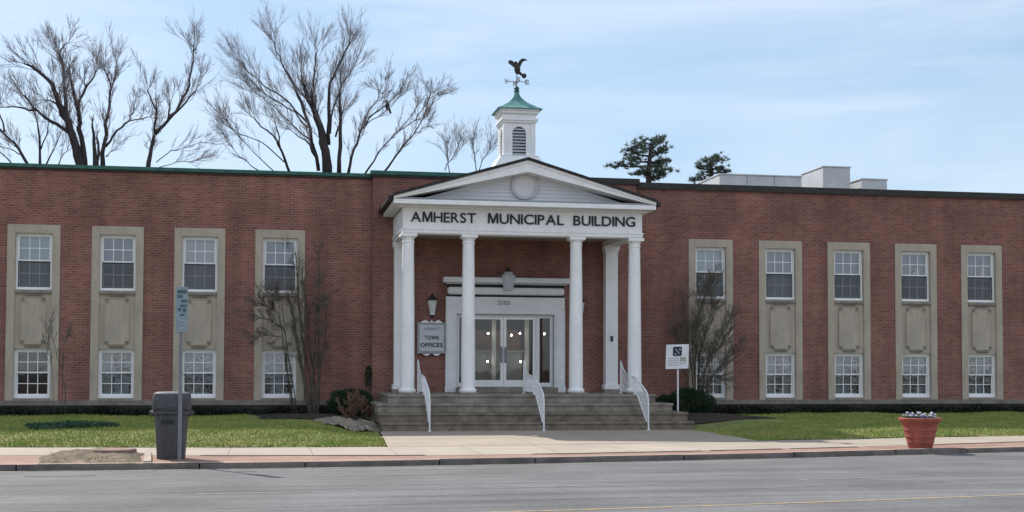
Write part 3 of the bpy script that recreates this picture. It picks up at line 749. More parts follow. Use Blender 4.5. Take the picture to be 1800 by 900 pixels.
# lettering on the frieze
def glyph(ch, bold=.02, ext=.02):
    cu = bpy.data.curves.new('letter', 'FONT'); cu.body = ch; cu.size = 1; cu.extrude = ext; cu.offset = bold
    o = bpy.data.objects.new('letter', cu); C.objects.link(o)
    dg = bpy.context.evaluated_depsgraph_get(); me = bpy.data.meshes.new_from_object(o.evaluated_get(dg))
    vs = [tuple(v.co) for v in me.vertices]; fs = [tuple(p.vertices) for p in me.polygons]
    if ch == 'M':                        # drawn by hand: the diagonals of the built-in one close up when thickened
        w_, t_ = .70, .125
        pts = [(0,0),(t_,0),(t_+.005,.50),(.29,0),(.41,0),(w_-t_-.005,.50),(w_-t_,0),(w_,0),(w_-.02,.72),(w_-.17,.72),(w_/2,.24),(.17,.72),(.02,.72)]
        mm = MB().prism(pts, -ext, ext, 'z'); vs, fs = mm.v, mm.f
    bpy.data.objects.remove(o); bpy.data.curves.remove(cu); bpy.data.meshes.remove(me)
    return vs, fs
GL = {}
def word(txt, x0, x1, z0, z1, y, m, parent=None, joined=None, gap=.09, depth=.025, bold=.022):
    lay = []; cur = 0; zmax = .72
    for ch in txt:
        if ch == ' ': cur += .3; continue
        if (ch, bold) not in GL: GL[(ch, bold)] = glyph(ch, bold)
        vs, fs = GL[(ch, bold)]; a = min(v[0] for v in vs); b = max(v[0] for v in vs)
        lay.append((ch, cur-a)); cur += b-a+gap
    tot = cur-gap; k = (x1-x0)/tot; kz = (z1-z0)/zmax
    for ch, ox in lay:
        vs, fs = GL[(ch, bold)]; mb = joined or MB()
        mb.add([(x0+(v[0]+ox)*k, y-v[2]*depth/.02, z0+v[1]*kz) for v in vs], fs)
        if joined is None: obj('letter', mb, m, parent)
for t, a, b in (('AMHERST', 3.735, 5.55), ('MUNICIPAL', 5.885, 8.05), ('BUILDING', 8.33, 10.13)):
    word(t, a, b, 5.825, 6.105, EYF-.004, M['black_letter'], ent, bold=.012, gap=.075)

# --- entrance: surround, cornice, doors
d = MB(); y0 = BY-.10
d.box(5.09, 5.42, y0, BY+.1, 1.074, 3.56).box(8.40, 8.73, y0, BY+.1, 1.074, 3.56).box(5.42, 8.40, y0, BY+.1, 3.42, 3.56)
d.box(5.13, 5.36, y0-.02, y0, 1.25, 3.45).box(8.46, 8.69, y0-.02, y0, 1.25, 3.45).box(5.10, 8.72, y0+.012, BY+.1, 3.56, 3.93)
d.box(5.07, 5.43, y0-.03, y0, 1.074, 1.25).box(8.39, 8.75, y0-.03, y0, 1.074, 1.25)
ds = part('door_surround', d, M['white_trim'], bevel=.006)
part('cornice', MB().box(5.14, 8.68, y0-.16, BY, 3.99, 4.21), M['white_trim'], ds, bevel=.06)
part('flashing', MB().box(5.12, 8.70, y0+.05, BY, 3.932, 3.988).box(5.12, 8.70, y0+.05, BY, 4.212, 4.30), M['dark_metal'], ds)  # dark strips painted in for the shadow gaps between the cornices
part('cornice', MB().box(5.0, 8.86, y0-.26, BY, 4.34, 4.50).box(5.10, 8.76, y0-.12, BY, 4.302, 4.338), M['white_trim'], ds, bevel=.015)
cr_ = MB(); cx = 6.94
prof = [(.10,0),(.15,.06),(.17,.16),(.18,.28),(.2,.36),(.215,.44),(.17,.47),(.14,.53),(.08,.56)]
cr_.lathe([(r, z) for r, z in prof], c=(cx, y0-.24, 4.12), k=20, sy=.7)
part('crest', cr_, M['sign_grey'], ds, smooth='auto')
part('crest_finial', MB().lathe([(.09,0),(.10,.03),(.04,.06),(.055,.10),(.02,.14)], c=(cx, y0-.2, 4.68), k=12), M['dark_metal'], ds)
word('5583', 6.67, 7.02, 3.70, 3.83, y0+.008, M['mark'], ds, depth=.012)
# door leaves, centre post, sidelights
DY = BY+.06
def leaf_frame(x0, x1, z0, z1, st, bot, top):
    mb = MB(); mb.box(x0, x0+st, DY, DY+.06, z0, z1).box(x1-st, x1, DY, DY+.06, z0, z1)
    return mb.box(x0+st, x1-st, DY, DY+.06, z0, z0+bot).box(x0+st, x1-st, DY, DY+.06, z1-top, z1)
part('door_frame', MB().box(5.425, 8.395, DY-.02, DY+.08, 3.36, 3.418).box(5.425, 5.49, DY-.02, DY+.08, 1.232, 3.36).box(8.33, 8.395, DY-.02, DY+.08, 1.232, 3.36)
     .box(5.80, 5.865, DY-.02, DY+.08, 1.232, 3.36).box(7.86, 7.945, DY-.02, DY+.08, 1.232, 3.36), M['white_trim'])
for xa, xb, hx in ((5.87, 6.86, 6.80), (6.868, 7.855, 6.93)):
    df = part('door', leaf_frame(xa, xb, 1.24, 3.355, .085, .2, .09), M['white'])
    part('pane', quad(xa+.085, xb-.085, DY+.03, 1.44, 3.265), M['door_glass'], df)
    part('handle', MB().tube([(hx, DY, 2.0),(hx, DY-.06, 2.02),(hx, DY-.06, 2.38),(hx, DY, 2.40)], .017, 8).box(hx-.04, hx+.04, DY-.012, DY, 1.95, 2.45), M['steel'], df)
for xa, xb in ((5.49, 5.80), (7.945, 8.33)):
    sf = part('sidelight', leaf_frame(xa, xb, 1.24, 3.355, .03, .12, .04), M['white'])
    part('pane', quad(xa+.03, xb-.03, DY+.03, 1.36, 3.315), M['door_glass'], sf)
part('vestibule', MB().box(5.05, 8.95, BY+4.2, BY+4.3, 1.2, 3.6).box(5.0, 5.1, BY+.36, BY+4.2, 1.2, 3.6).box(8.9, 9.0, BY+.36, BY+4.2, 1.2, 3.6)
     .box(5.1, 8.9, BY+.36, BY+4.2, 3.55, 3.65).box(5.1, 8.9, BY+.36, BY+4.2, 1.15, 1.228), M['plaster'])
for px in (868, 926):
    p = at(px, 600, BY+1.4)
    part('inner_post', MB().box(p.x-.06, p.x+.06, p.y-.05, p.y+.05, 1.23, 3.55), M['white_trim'])
part('inner_wall_panel', MB().box(5.3, 5.7, BY+4.1, BY+4.19, 1.23, 3.1).box(8.2, 8.85, BY+2.5, BY+2.6, 1.23, 3.4).box(5.72, 6.1, BY+4.0, BY+4.1, 1.23, 3.3).box(6.55, 7.0, BY+4.0, BY+4.1, 1.23, 3.3), M['wood'])
t = thing('reception_desk', 'brown wooden reception desk seen through the glass entrance doors', 'desk', (6.9, BY+2.0, 1.23))
obj('desk_front', MB().box(6.0, 7.75, BY+1.72, BY+1.77, 1.23, 2.3), M['plaster'], t); obj('desk_top', MB().box(5.95, 7.8, BY+1.66, BY+2.3, 2.3, 2.36), M['plaster'], t)
obj('desk_shelf', MB().box(6.0, 7.75, BY+1.9, BY+2.2, 2.362, 3.0), M['wood'], t)
for px, py, lab in ((858, 586, 'small lit hall lamp high behind the left glass door leaf'), (899, 589, 'small lit hall lamp high behind the right glass door leaf, left one of two'), (914, 586, 'small lit hall lamp high behind the right glass door leaf, right one of two'),
                    (957, 587, 'small lit hall lamp behind the glass sidelight at the right'), (857, 635, 'small lit hall lamp low behind the left glass door leaf'), (915, 636, 'small lit hall lamp low behind the right glass door leaf')):
    p = at(px, py, BY+1.2)
    t = thing('hall_lamp', lab, 'lamp', (p.x, p.y, 3.55), 'lit lamps inside the entrance hall')
    obj('lamp_rod', MB().tube([(p.x, p.y, 3.55), (p.x, p.y, p.z+.03)], .006, 6), M['iron'], t); obj('lamp_globe', MB().ball(tuple(p), .026), M['lampglow'], t, smooth=True)

# --- cupola on the portico ridge
QY, QX = 37.22, 6.95
def boxc(mb, h, z0, z1): return mb.box(QX-h, QX+h, QY-h, QY+h, z0, z1)
cp = MB()
cp.add([(QX-h, QY-h, z) if k == 0 else (QX+h, QY-h, z) if k == 1 else (QX+h, QY+h, z) if k == 2 else (QX-h, QY+h, z) for h, z in ((.82,7.3),(.80,7.48),(.56,7.86),(.56,7.90)) for k in range(4)],
       [(4*i+k, 4*i+(k+1) % 4, 4*i+4+(k+1) % 4, 4*i+4+k) for i in range(3) for k in range(4)]+[(12,13,14,15)])
H0 = .47
for sx in (-1, 1):
    for sy in (-1, 1): cp.box(QX+sx*H0-.13*(sx > 0), QX+sx*H0+.13*(sx < 0), QY+sy*H0-.13*(sy > 0), QY+sy*H0+.13*(sy < 0), 7.90, 8.86)
# wall slabs with arched openings on the four sides
def arch_wall(hw, zs, zt, ow, k=14):
    out = [(-hw, 7.90), (-ow, 7.90), (-ow, zs)]
    out += [(-ow*math.cos(PI*i/k), zs+ow*math.sin(PI*i/k)) for i in range(1, k)]
    return out+[(ow, zs), (ow, 7.90), (hw, 7.90), (hw, zt), (-hw, zt)]
aw = arch_wall(.342, 8.55, 8.86, .2)
for f_, yy in ((0, QY-H0+.02), (0, QY+H0-.10)):
    cp.prism([(QX+p, z) for p, z in aw], yy, yy+.08)
for xx in (QX-H0+.02, QX+H0-.10): cp.prism([(QY+p, z) for p, z in aw], xx, xx+.08, 'x')
boxc(cp, .50, 8.86, 8.92); boxc(cp, .535, 8.92, 8.99); boxc(cp, .475, 8.99, 9.12); boxc(cp, .54, 9.12, 9.20); boxc(cp, .575, 9.20, 9.245)
cu_ = part('cupola', cp, M['white'])
lv = MB()
for sd in range(4):
    for i in range(9):
        z = 7.93+i*.09; hw = .2 if z < 8.5 else math.sqrt(max(.001, .2**2-(z+.03-8.55)**2)) if z+.03-8.55 < .2 else .05
        a = [(-hw, -H0+.045, z), (hw, -H0+.045, z), (hw, -H0+.13, z+.07), (-hw, -H0+.13, z+.07), (-hw, -H0+.045, z+.012), (hw, -H0+.045, z+.012), (hw, -H0+.13, z+.082), (-hw, -H0+.13, z+.082)]
        c_, s_ = math.cos(sd*PI/2), math.sin(sd*PI/2)
        lv.add([(QX+x*c_-y*s_, QY+x*s_+y*c_, z) for x, y, z in a], [(0,3,2,1),(4,5,6,7),(0,1,5,4),(1,2,6,5),(2,3,7,6),(3,0,4,7)])
part('louvre', lv, M['sign_grey'], cu_)
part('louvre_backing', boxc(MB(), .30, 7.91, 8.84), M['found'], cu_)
dr = MB(); pr_ = []
for i in range(9):
    t = i/8; pr_.append((.60*(1-t)**1.9+.055, 9.247+.60*t))
pr_ = [(.62, 9.246), (.625, 9.27)]+pr_[0:]
vs = []; fs = []
for h, z in pr_:
    for sx, sy in ((-1,-1),(1,-1),(1,1),(-1,1)): vs.append((QX+sx*h, QY+sy*h, z))
for i in range(len(pr_)-1):
    for k in range(4): fs.append((4*i+k, 4*i+(k+1) % 4, 4*i+4+(k+1) % 4, 4*i+4+k))
fs += [(3,2,1,0), tuple(range(len(vs)-4, len(vs)))]
part('cupola_roof', dr.add(vs, fs), M['verdigris'], cu_)
part('finial', MB().lathe([(.075,0),(.09,.03),(.06,.06),(.085,.1),(.06,.15),(.03,.18)], c=(QX, QY, 9.84), k=12), M['copper'], cu_)
# --- eagle weathervane
wv = thing('weathervane', 'dark eagle weathervane with compass arms on top of the cupola', 'weathervane', (QX, QY, 10.0))
obj('pole', MB().tube([(QX,QY,9.99),(QX,QY,10.5)], .014, 8), M['steel'], wv); obj('ball', MB().ball((QX,QY,10.15), .055), M['mark'], wv, smooth=True)
ar = MB()
for a in (0, PI/2): ar.tube([(QX-.27*math.cos(a), QY-.27*math.sin(a), 10.15), (QX+.27*math.cos(a), QY+.27*math.sin(a), 10.15)], .011, 6)
obj('compass_arm', ar, M['steel'], wv)
for ch, x in (('W', QX-.36), ('E', QX+.25)): 
    mb = MB(); word(ch, x, x+.12, 10.08, 10.22, QY, None, joined=mb, depth=.012, bold=.03); obj('compass_letter', mb, M['mark'], wv)
for ch, y in (('N', QY+.30), ('S', QY-.30)):
    mb = MB(); word(ch, QX-.05, QX+.05, 10.08, 10.22, y, None, joined=mb, depth=.012, bold=.03); obj('compass_letter', mb, M['mark'], wv)
ez = 10.46
obj('perch_ball', MB().ball((QX+.22, QY, 10.33), .075), M['eagle'], wv, smooth=True)
eb = MB().lathe([(.02,0),(.07,.06),(.095,.14),(.085,.22),(.055,.29),(.02,.33)], c=(QX+.02, QY, 10.36), k=12)
eb.ball((QX-.03, QY, 10.71), .045); eb.tube([(QX+.02,QY,10.62),(QX-.02,QY,10.70)], [.06,.04], 8)
eb.prism([(QX-.065,10.72),(QX-.11,10.70),(QX-.065,10.695)], QY-.012, QY+.012)
eb.prism([(QX+.03,10.40),(QX+.13,10.33),(QX+.19,10.37),(QX+.08,10.47)], QY-.02, QY+.02)
obj('eagle_body', eb, M['eagle'], wv, smooth='auto')
obj('eagle_wing', MB().prism([(QX+.0,10.58),(QX+.05,10.72),(QX+.10,10.80),(QX+.17,10.845),(QX+.26,10.84),(QX+.33,10.79),(QX+.25,10.785),(QX+.19,10.75),(QX+.15,10.68),(QX+.10,10.55)], QY+.02, QY+.045), M['eagle'], wv)
obj('eagle_wing', MB().prism([(QX+.02,10.56),(QX-.05,10.66),(QX-.12,10.74),(QX-.21,10.77),(QX-.26,10.72),(QX-.24,10.66),(QX-.17,10.62),(QX-.08,10.55)], QY-.05, QY-.025), M['eagle'], wv)

# ------------------------------------------------------------------ things on and around the building
def lantern(x, z, lab):
    t = thing('wall_lantern', lab, 'lantern', (x, BY, z)); y = BY-.17
    obj('bracket', MB().box(x-.05, x+.05, BY-.02, BY-.001, z-.12, z+.08).tube([(x,BY-.01,z+.0),(x,BY-.1,z-.06),(x,y,z-.03)], .012, 6), M['iron'], t)
    obj('lantern_glass', MB().lathe([(.06,.0),(.075,.05),(.125,.38),(.128,.40)], c=(x,y,z), k=6), M['frost'], t)
    fr = MB()
    for j in range(6):
        a = 2*PI*j/6; fr.tube([(x+.063*math.cos(a), y+.063*math.sin(a), z), (x+.13*math.cos(a), y+.13*math.sin(a), z+.4)], .009, 5)
    fr.lathe([(.075,-.03),(.08,.0),(.065,.015)], c=(x,y,z), k=12)
    obj('lantern_frame', fr, M['sign_white'], t)
    obj('lantern_cap', MB().lathe([(.15,.4),(.15,.43),(.08,.5),(.04,.54),(.05,.56),(.015,.62)], c=(x,y,z), k=12), M['iron'], t)
lantern(4.68, 3.40, 'white glass wall lantern above the hanging town offices sign')
lantern(9.18, 3.40, 'white glass wall lantern half hidden behind the third front column')
# town offices sign
sx0, sx1, sz0, sz1, sy = 4.30, 5.04, 2.30, 3.09, BY-.09
ts = thing('office_sign', 'framed grey town offices sign with scrolled crest on brick wall', 'sign', (4.67, BY, 2.2))
obj('sign_board', MB().box(sx0, sx1, sy, sy+.05, sz0, sz1), M['sign_grey'], ts)
fr = MB().box(sx0-.06, sx0, sy-.02, BY, sz0-.08, sz1+.07).box(sx1, sx1+.06, sy-.02, BY, sz0-.08, sz1+.07).box(sx0, sx1, sy-.02, sy+.06, sz1, sz1+.045).box(sx0, sx1, sy-.02, sy+.06, sz0-.075, sz0)
obj('sign_frame', fr, M['steel'], ts)
sc_ = MB()
for s in (-1, 1):
    sc_.prism([(4.67+s*q, z) for q, z in ((.04,3.14),(.12,3.19),(.2,3.22),(.27,3.19),(.33,3.14))][::s], sy-.015, sy+.04)
    sc_.prism([(4.67+s*q, z) for q, z in ((.03,2.215),(.10,2.17),(.18,2.16),(.27,2.215))][::-s], sy-.015, sy+.04)
sc_.lathe([(.05,0),(.06,.02),(.02,.07)], c=(4.67, sy+.01, 3.14), k=12)
obj('scroll', sc_, M['white'], ts)
def sign_text(txt, x0, x1, z0, z1, m): 
    mb = MB(); word(txt, x0, x1, z0, z1, sy-.002, None, joined=mb, depth=.006, bold=.03); obj('lettering', mb, m, ts)
sign_text('AMHERST', 4.42, 4.92, 2.92, 3.00, M['mark']); sign_text('TOWN', 4.46, 4.88, 2.64, 2.76, M['black_letter']); sign_text('OFFICES', 4.34, 5.0, 2.42, 2.54, M['black_letter'])
# wrought iron handrails down the steps
def railing(x, lab, yb=34.2, zb=.13, dx=0):
    t = thing('handrail', lab, 'handrail', (x, yb, .13), 'white iron handrails on the entrance steps')
    y1, y2, y3 = yb+.04, 35.45, 36.55
    def zlow(y): return .33 if y < 34.4 else min(1.13, .33+(y-34.4)*.78)
    top = [(y1, .96), (y1+.12, 1.12), (34.6, 1.24), (35.0, 1.38), (35.5, 1.54), (36.0, 1.58), (36.5, 1.64), (36.8, 1.78), (37.0, 1.93), (37.1, 2.02)]
    def ztop(y):
        for (a, za), (b, zb_) in zip(top, top[1:]):
            if a <= y <= b: return za+(zb_-za)*(y-a)/(b-a)
        return top[-1][1]
    obj('top_rail', MB().tube([(x, y, z) for y, z in top], .02, 8), M['rail'], t, smooth=True)
    ys = [y1+(37.1-y1)*i/14 for i in range(15)]
    obj('bottom_rail', MB().tube([(x, y, max(zlow(y), .33)) for y in ys], .014, 6), M['rail'], t)
    for y, zf in ((y1, .13), (35.6, 1.07), (37.1, 1.07)):
        obj('post', MB().tube([(x, y, zf), (x, y, ztop(y))], .02, 8).box(x-.045, x+.045, y-.045, y+.045, zf, zf+.015), M['rail'], t)
    pk = MB(); y = y1+.06; i = 0
    while y < 37.06:
        pk.tube([(x, y, zlow(y)), (x, y, ztop(y))], .0085, 5)
        zc = (zlow(y)+ztop(y))/2-.08
        if i % 2 == 0:
            pts = [(x, y+.05+.045*math.cos(a), zc+.14*math.sin(a)) for a in [2*PI*q/12 for q in range(13)]]
            pk.tube(pts, .007, 4, cap=False)
            pts = [(x, y+.05+.04*math.cos(a), zc+.3+.07*math.sin(a)) for a in [2*PI*q/10 for q in range(11)]]
            if zc+.37 < ztop(y): pk.tube(pts, .006, 4, cap=False)
        y += .10; i += 1
    obj('balusters', pk, M['rail'], t)
railing(4.10, 'white iron handrail on the steps in front of the town offices sign')
railing(7.16, 'white iron handrail on the steps in front of the glass doors')
railing(10.05, 'white iron handrail on the steps beside the rightmost front column')
# white notice on a post
nx, ny, nz0 = 11.60, 36.5, .3
ns = thing('notice_sign', 'square white notice with dark blue emblem on a thin white post', 'sign', (nx, ny, nz0))
obj('post', MB().box(nx-.02, nx+.025, ny, ny+.03, .2, 2.42), M['sign_white'], ns)
c_, s_ = math.cos(.03), math.sin(.03)
def tilt(mb):
    mb.v = [(nx-.02+(x-nx)*c_+(z-2.1)*-s_*-1, y, 2.1+(z-2.1)*c_-(x-nx)*-s_) for x, y, z in mb.v]; return mb
obj('sign_plate', tilt(MB().box(nx-.35, nx+.34, ny-.03, ny-.002, 1.79, 2.50)), M['sign_white'], ns, bevel=.006)
rr = []
for qx, qz, a0 in ((.10,.10,0),(-.10,.10,90),(-.10,-.10,180),(.10,-.10,270)):
    for k in range(5):
        a = math.radians(a0+22.5*k); rr.append((nx-.01+qx+.035*math.cos(a), 2.30+qz+.035*math.sin(a)))
obj('emblem', tilt(MB().prism(rr, ny-.036, ny-.030)), M['sign_blue'], ns)
zz = MB()
zz.prism([(nx-.10,2.38),(nx-.06,2.38),(nx+.08,2.22),(nx+.04,2.22)], ny-.040, ny-.036); zz.prism([(nx+.03,2.38),(nx+.08,2.38),(nx+.1,2.33),(nx+.05,2.33)], ny-.0402, ny-.0362); zz.prism([(nx-.1,2.24),(nx-.04,2.24),(nx-.04,2.2),(nx-.1,2.2)], ny-.0402, ny-.0362)
obj('emblem_mark', tilt(zz), M['mark'], ns)
tx = MB()
for r_ in range(4):
    x = nx-.28
    while x < nx+.02:
        wv_ = random.uniform(.03,.08); tx.box(x, min(x+wv_, nx+.03), ny-.034, ny-.030, 2.09-r_*.065, 2.12-r_*.065); x += wv_+.03
obj('text_block', tilt(tx), M['mark'], ns)
obj('text_block', tilt(MB().box(nx+.07, nx+.26, ny-.034, ny-.03, 2.0, 2.13).box(nx+.07, nx+.26, ny-.034, ny-.03, 1.94, 1.96)), M['mark_green'], ns)
# wheeled-size bin and bus stop post
bx, by, bz = -1.78, 24.65, .115
cn = thing('litter_bin', 'tall dark grey plastic litter bin standing on the pavers by the kerb', 'bin', (bx, by, bz))
obj('bin_body', MB().lathe([(.245,0),(.25,.02),(.30,.80),(.305,.84),(.30,.84)], c=(bx,by,bz), k=40, sup=3.2), M['can'], cn, smooth='auto')
obj('rim', MB().lathe([(.30,.80),(.345,.82),(.35,.87),(.33,.885),(.30,.885)], c=(bx,by,bz), k=40, sup=3.2), M['can'], cn, smooth='auto')
for s in (-1, 1):
    obj('handle', MB().prism([(bx+s*.30,bz+.76),(bx+s*.37,bz+.79),(bx+s*.40,bz+.83),(bx+s*.385,bz+.86),(bx+s*.30,bz+.90)][::s], by-.09, by+.09), M['can'], cn, bevel=.01)
hd = obj('hood', MB().lathe([(.335,.885),(.345,.90),(.335,1.15),(.315,1.19),(.25,1.215),(.03,1.225)], c=(bx,by,bz), k=40, sup=3.6), M['can'], cn, smooth='auto')
obj('flap', MB().box(bx-.24, bx+.24, by-.352, by-.335, bz+.93, bz+1.10), M['can'], hd, bevel=.008)
obj('label_plate', MB().box(bx-.16, bx+.06, by-.302, by-.27, bz+.64, bz+.72), M['iron'], cn)
px_, py_ = -1.60, 24.16
st = thing('bus_stop_sign', 'tall thin teal and grey street sign on steel post beside the bin', 'sign', (px_, py_, .115))
ps = MB().box(px_-.032, px_+.032, py_, py_+.006, .1, 3.22).box(px_-.032, px_-.026, py_-.03, py_, .1, 3.22).box(px_+.026, px_+.032, py_-.03, py_, .1, 3.22)
obj('post', ps, M['steel'], st)
obj('sign_plate', MB().box(px_-.09, px_+.115, py_-.042, py_-.034, 2.40, 3.22), M['teal'], st, bevel=.003)
mk = MB()
for (a, b, c, d_) in ((-.07,.09,3.10,3.16),(-.07,.02,3.02,3.07),(.0,.1,2.94,2.99),(-.02,.09,2.86,2.90),(-.05,.0,2.78,2.84),(.03,.08,2.76,2.84),(-.03,.06,2.70,2.73)): mk.box(px_+a, px_+b, py_-.046, py_-.042, c, d_)
obj('sign_mark', mk, M['teal_dark'], st)
mk = MB()
for (a, b, c, d_) in ((-.06,.10,2.60,2.63),(-.06,.09,2.54,2.56),(-.04,.08,2.46,2.49)): mk.box(px_+a, px_+b, py_-.046, py_-.042, c, d_)
obj('sign_mark', mk, M['mark'], st)
# terracotta planter
tx_, ty_, tz_ = 13.52, 25.75, .115
tp = thing('flower_pot', 'big terracotta flower pot with spring flowers on the kerbside pavers', 'flower pot', (tx_, ty_, tz_))
pp = [(.235,0),(.25,.03),(.265,.10),(.285,.13),(.28,.15),(.295,.22),(.315,.25),(.31,.27),(.325,.36),(.345,.39),(.34,.41),(.355,.50),(.375,.52),(.41,.56),(.435,.60),(.44,.635),(.42,.65),(.385,.645),(.36,.60),(.35,.58)]
obj('pot', MB().lathe(pp, c=(tx_,ty_,tz_), k=40), M['terracotta'], tp, smooth='auto')
obj('soil', MB().lathe([(.345,.585),(.2,.605),(.02,.61)], c=(tx_,ty_,tz_), k=24), M['soil'], tp)
fm = MB(); pw = MB(); pv = MB()
for _ in range(420):
    a = random.uniform(0,2*PI); r = .36*math.sqrt(random.random()); p = Vector((tx_+r*math.cos(a), ty_+r*math.sin(a), tz_+.6))
    dv = Vector((random.gauss(0,.5), random.gauss(0,.5), random.uniform(.3,1))).normalized()*random.uniform(.05,.13)
    fm.leaf(p, dv, .03, Vector((math.sin(a+1), math.cos(a+1), .2)))
for _ in range(46):
    a = random.uniform(0,2*PI); r = .34*math.sqrt(random.random()); h = random.uniform(.66,.76)
    (pw if random.random() < .55 else pv).ball((tx_+r*math.cos(a), ty_+r*math.sin(a), tz_+h), random.uniform(.018,.034), rz=.016, k=7, m=4)
obj('leaves', fm, M['vinca'], tp); obj('flowers', pw, M['petal_white'], tp); obj('flowers', pv, M['petal_violet'], tp)

# ------------------------------------------------------------------ rooftop units
def hv(name, lab, x0, x1, y0, y1, z1, vents):
    t = thing(name, lab, 'rooftop unit', ((x0+x1)/2, (y0+y1)/2, 7.22), 'grey sheet metal units on the flat roof')
    obj('casing', MB().box(x0, x1, y0, y1, 7.3, z1-.05), M['hvac'], t, bevel=.015)
    obj('lid', MB().box(x0-.03, x1+.03, y0-.03, y1+.03, z1-.05, z1), M['hvac'], t, bevel=.01)
    obj('base_rail', MB().box(x0+.05, x1-.05, y0+.05, y1-.05, 7.22, 7.3), M['steel'], t)
    if vents:
        v = MB(); k = max(2, int((x1-x0)/.9))
        for i in range(1, k): xx = x0+(x1-x0)*i/k; v.box(xx-.012, xx+.012, y0-.012, y0+.002, 7.35, z1-.06)
        obj('seam', v, M['steel'], t)
def rx(px, Y): return Y*math.tan(YAW+math.atan((px-900)/F_PX))
hv('roof_unit', 'long low grey rooftop duct box, left of the three on the roof', rx(1266,45), rx(1411,45), 45, 47.6, at(1340,307,45).z, True)
hv('roof_unit', 'tallest grey rooftop box, between the long duct and the small box', rx(1449,45), rx(1497,45), 45, 47.0, at(1470,292,45).z, False)
hv('roof_unit', 'small grey rooftop box, rightmost of the three on the roof', rx(1517,45), rx(1562,45), 45, 46.0, at(1540,314,45).z, False)

# ------------------------------------------------------------------ bare trees behind the roof
def rnd_perp(d):
    v = Vector((random.gauss(0,1), random.gauss(0,1), random.gauss(0,1))); v -= d*v.dot(d)
    return v.normalized()
def twig_tree(tb, p, d, L, r, lvl, up=.25, spread=.55, dens=1.0, flat=1.0):
    n = 4 if lvl > 0 else 3; pts = [p.copy()]; dd = d.copy(); q = p.copy()
    for i in range(n):
        dd = (dd+rnd_perp(dd)*.14+Vector((0,0,up*.18))).normalized(); q = q+dd*(L/n); pts.append(q.copy())
    tb.tube(pts, [r*(1-.75*i/n) for i in range(n+1)], 4 if lvl > 1 else 3, cap=False)
    if lvl <= 0: return
    k = int((5 if lvl > 1 else 6)*dens+random.random())
    for _ in range(k):
        t = random.uniform(.25, .98)*n; i = min(int(t), n-1); pp = pts[i].lerp(pts[i+1], t-i)
        bd = (pts[i+1]-pts[i]).normalized(); nd = (bd+rnd_perp(bd)*spread*random.uniform(.5,1.2)+Vector((0,0,up*.35))).normalized()
        twig_tree(tb, pp, nd, L*random.uniform(.35,.7), max(r*.62, .0042), lvl-1, up, spread, dens)
def px_tree(name, lab, Y, limbs, base, group='bare trees behind the building', lvl=2, tl=2.2, dens=1.0, up=.2, nbr=11, ground=.3, tw='twig', spread=.38):
    x0 = at(base[0], base[1], Y)
    root = thing(name, lab, 'tree', (x0.x, Y, ground), group); tl *= .72; dens *= 1.5
    lb = MB(); tb = MB()
    if base[2] > 0:
        lb.tube([(x0.x+.0, Y, ground-.1), (x0.x+.03, Y, ground+1.5), tuple(x0)], [base[2]*1.25, base[2]*.95, base[2]*.8], 10)
    for pts, r0, r1 in limbs:
        n = len(pts); dy = random.uniform(-.9,.9); P = []
        for i, (a, b) in enumerate(pts): P.append(at(a, b, Y+dy*i/(n-1)*1.5))
        if b < 200 and r1 < .09: P[-1] = P[-2].lerp(P[-1], .55)
        r0 *= .54; r1 *= .40
        Q = [P[0]]
        for i in range(n-1):
            for s in (1, 2, 3):
                v = P[i].lerp(P[i+1], s/3)
                if s < 3: v += Vector((random.gauss(0,.03), random.gauss(0,.03), random.gauss(0,.03)))
                Q.append(v)
        m = len(Q); R = [max(r0+(r1-r0)*(i/(m-1)), .012)*random.uniform(.93,1.08) for i in range(m)]
        lb.tube(Q, R, 7)
        tot = sum((Q[i+1]-Q[i]).length for i in range(m-1)); k = int(nbr*tot/4*dens)+2
        for _ in range(k):
            t = random.uniform(.22, 1)*(m-1); i = min(int(t), m-2); pp = Q[i].lerp(Q[i+1], t-i); bd = (Q[i+1]-Q[i]).normalized()
            nd = (bd+rnd_perp(bd)*spread*random.uniform(.6,1.4)+Vector((0,0,up))).normalized()
            twig_tree(tb, pp, nd, tl*random.uniform(.35,1.0)*(.6+.4*t/(m-1)), max(min(r1*.6, .017), .008), lvl, up, spread)
        bd = (Q[-1]-Q[-2]).normalized()
        for _ in range(4): twig_tree(tb, Q[-1], (bd+rnd_perp(bd)*.3).normalized(), tl*random.uniform(.3,.55), min(max(r1*.5,.009), .014), lvl, up, spread)
    obj('trunk', lb, M['bark'], root, smooth=True); obj('crown', tb, M[tw], root)
    return root
px_tree('bare_tree', 'broad bare tree with crooked dark limbs, just left of the snapped trunk', 60, [
    ([(141,300),(135,262),(122,225),(108,190),(98,165),(92,148),(60,120),(28,105)], .42, .07),
    ([(121,232),(100,218),(78,205),(60,190),(45,170),(28,155)], .17, .05),
    ([(64,193),(30,188),(-10,189)], .10, .04), ([(105,186),(90,178),(73,174)], .10, .05),
    ([(122,225),(116,190),(113,150),(110,115),(104,95)], .2, .10), ([(104,95),(114,78),(128,66)], .08, .03), ([(104,95),(92,85)], .06, .03),
    ([(150,300),(143,240),(138,200),(130,165),(122,130),(113,108)], .24, .07),
    ([(139,212),(138,180),(150,155),(165,135),(171,118)], .14, .05), ([(150,155),(147,135)], .09, .06)], (143, 305, .45), tl=2.4)
px_tree('bare_tree', 'snapped dark tree trunk with two broken stubs above the left wing roof', 57, [
    ([(167,300),(165,250),(162,216)], .2, .09), ([(171,300),(173,260),(171,236)], .16, .07)], (169, 305, .25), lvl=1, tl=.8, dens=.4)
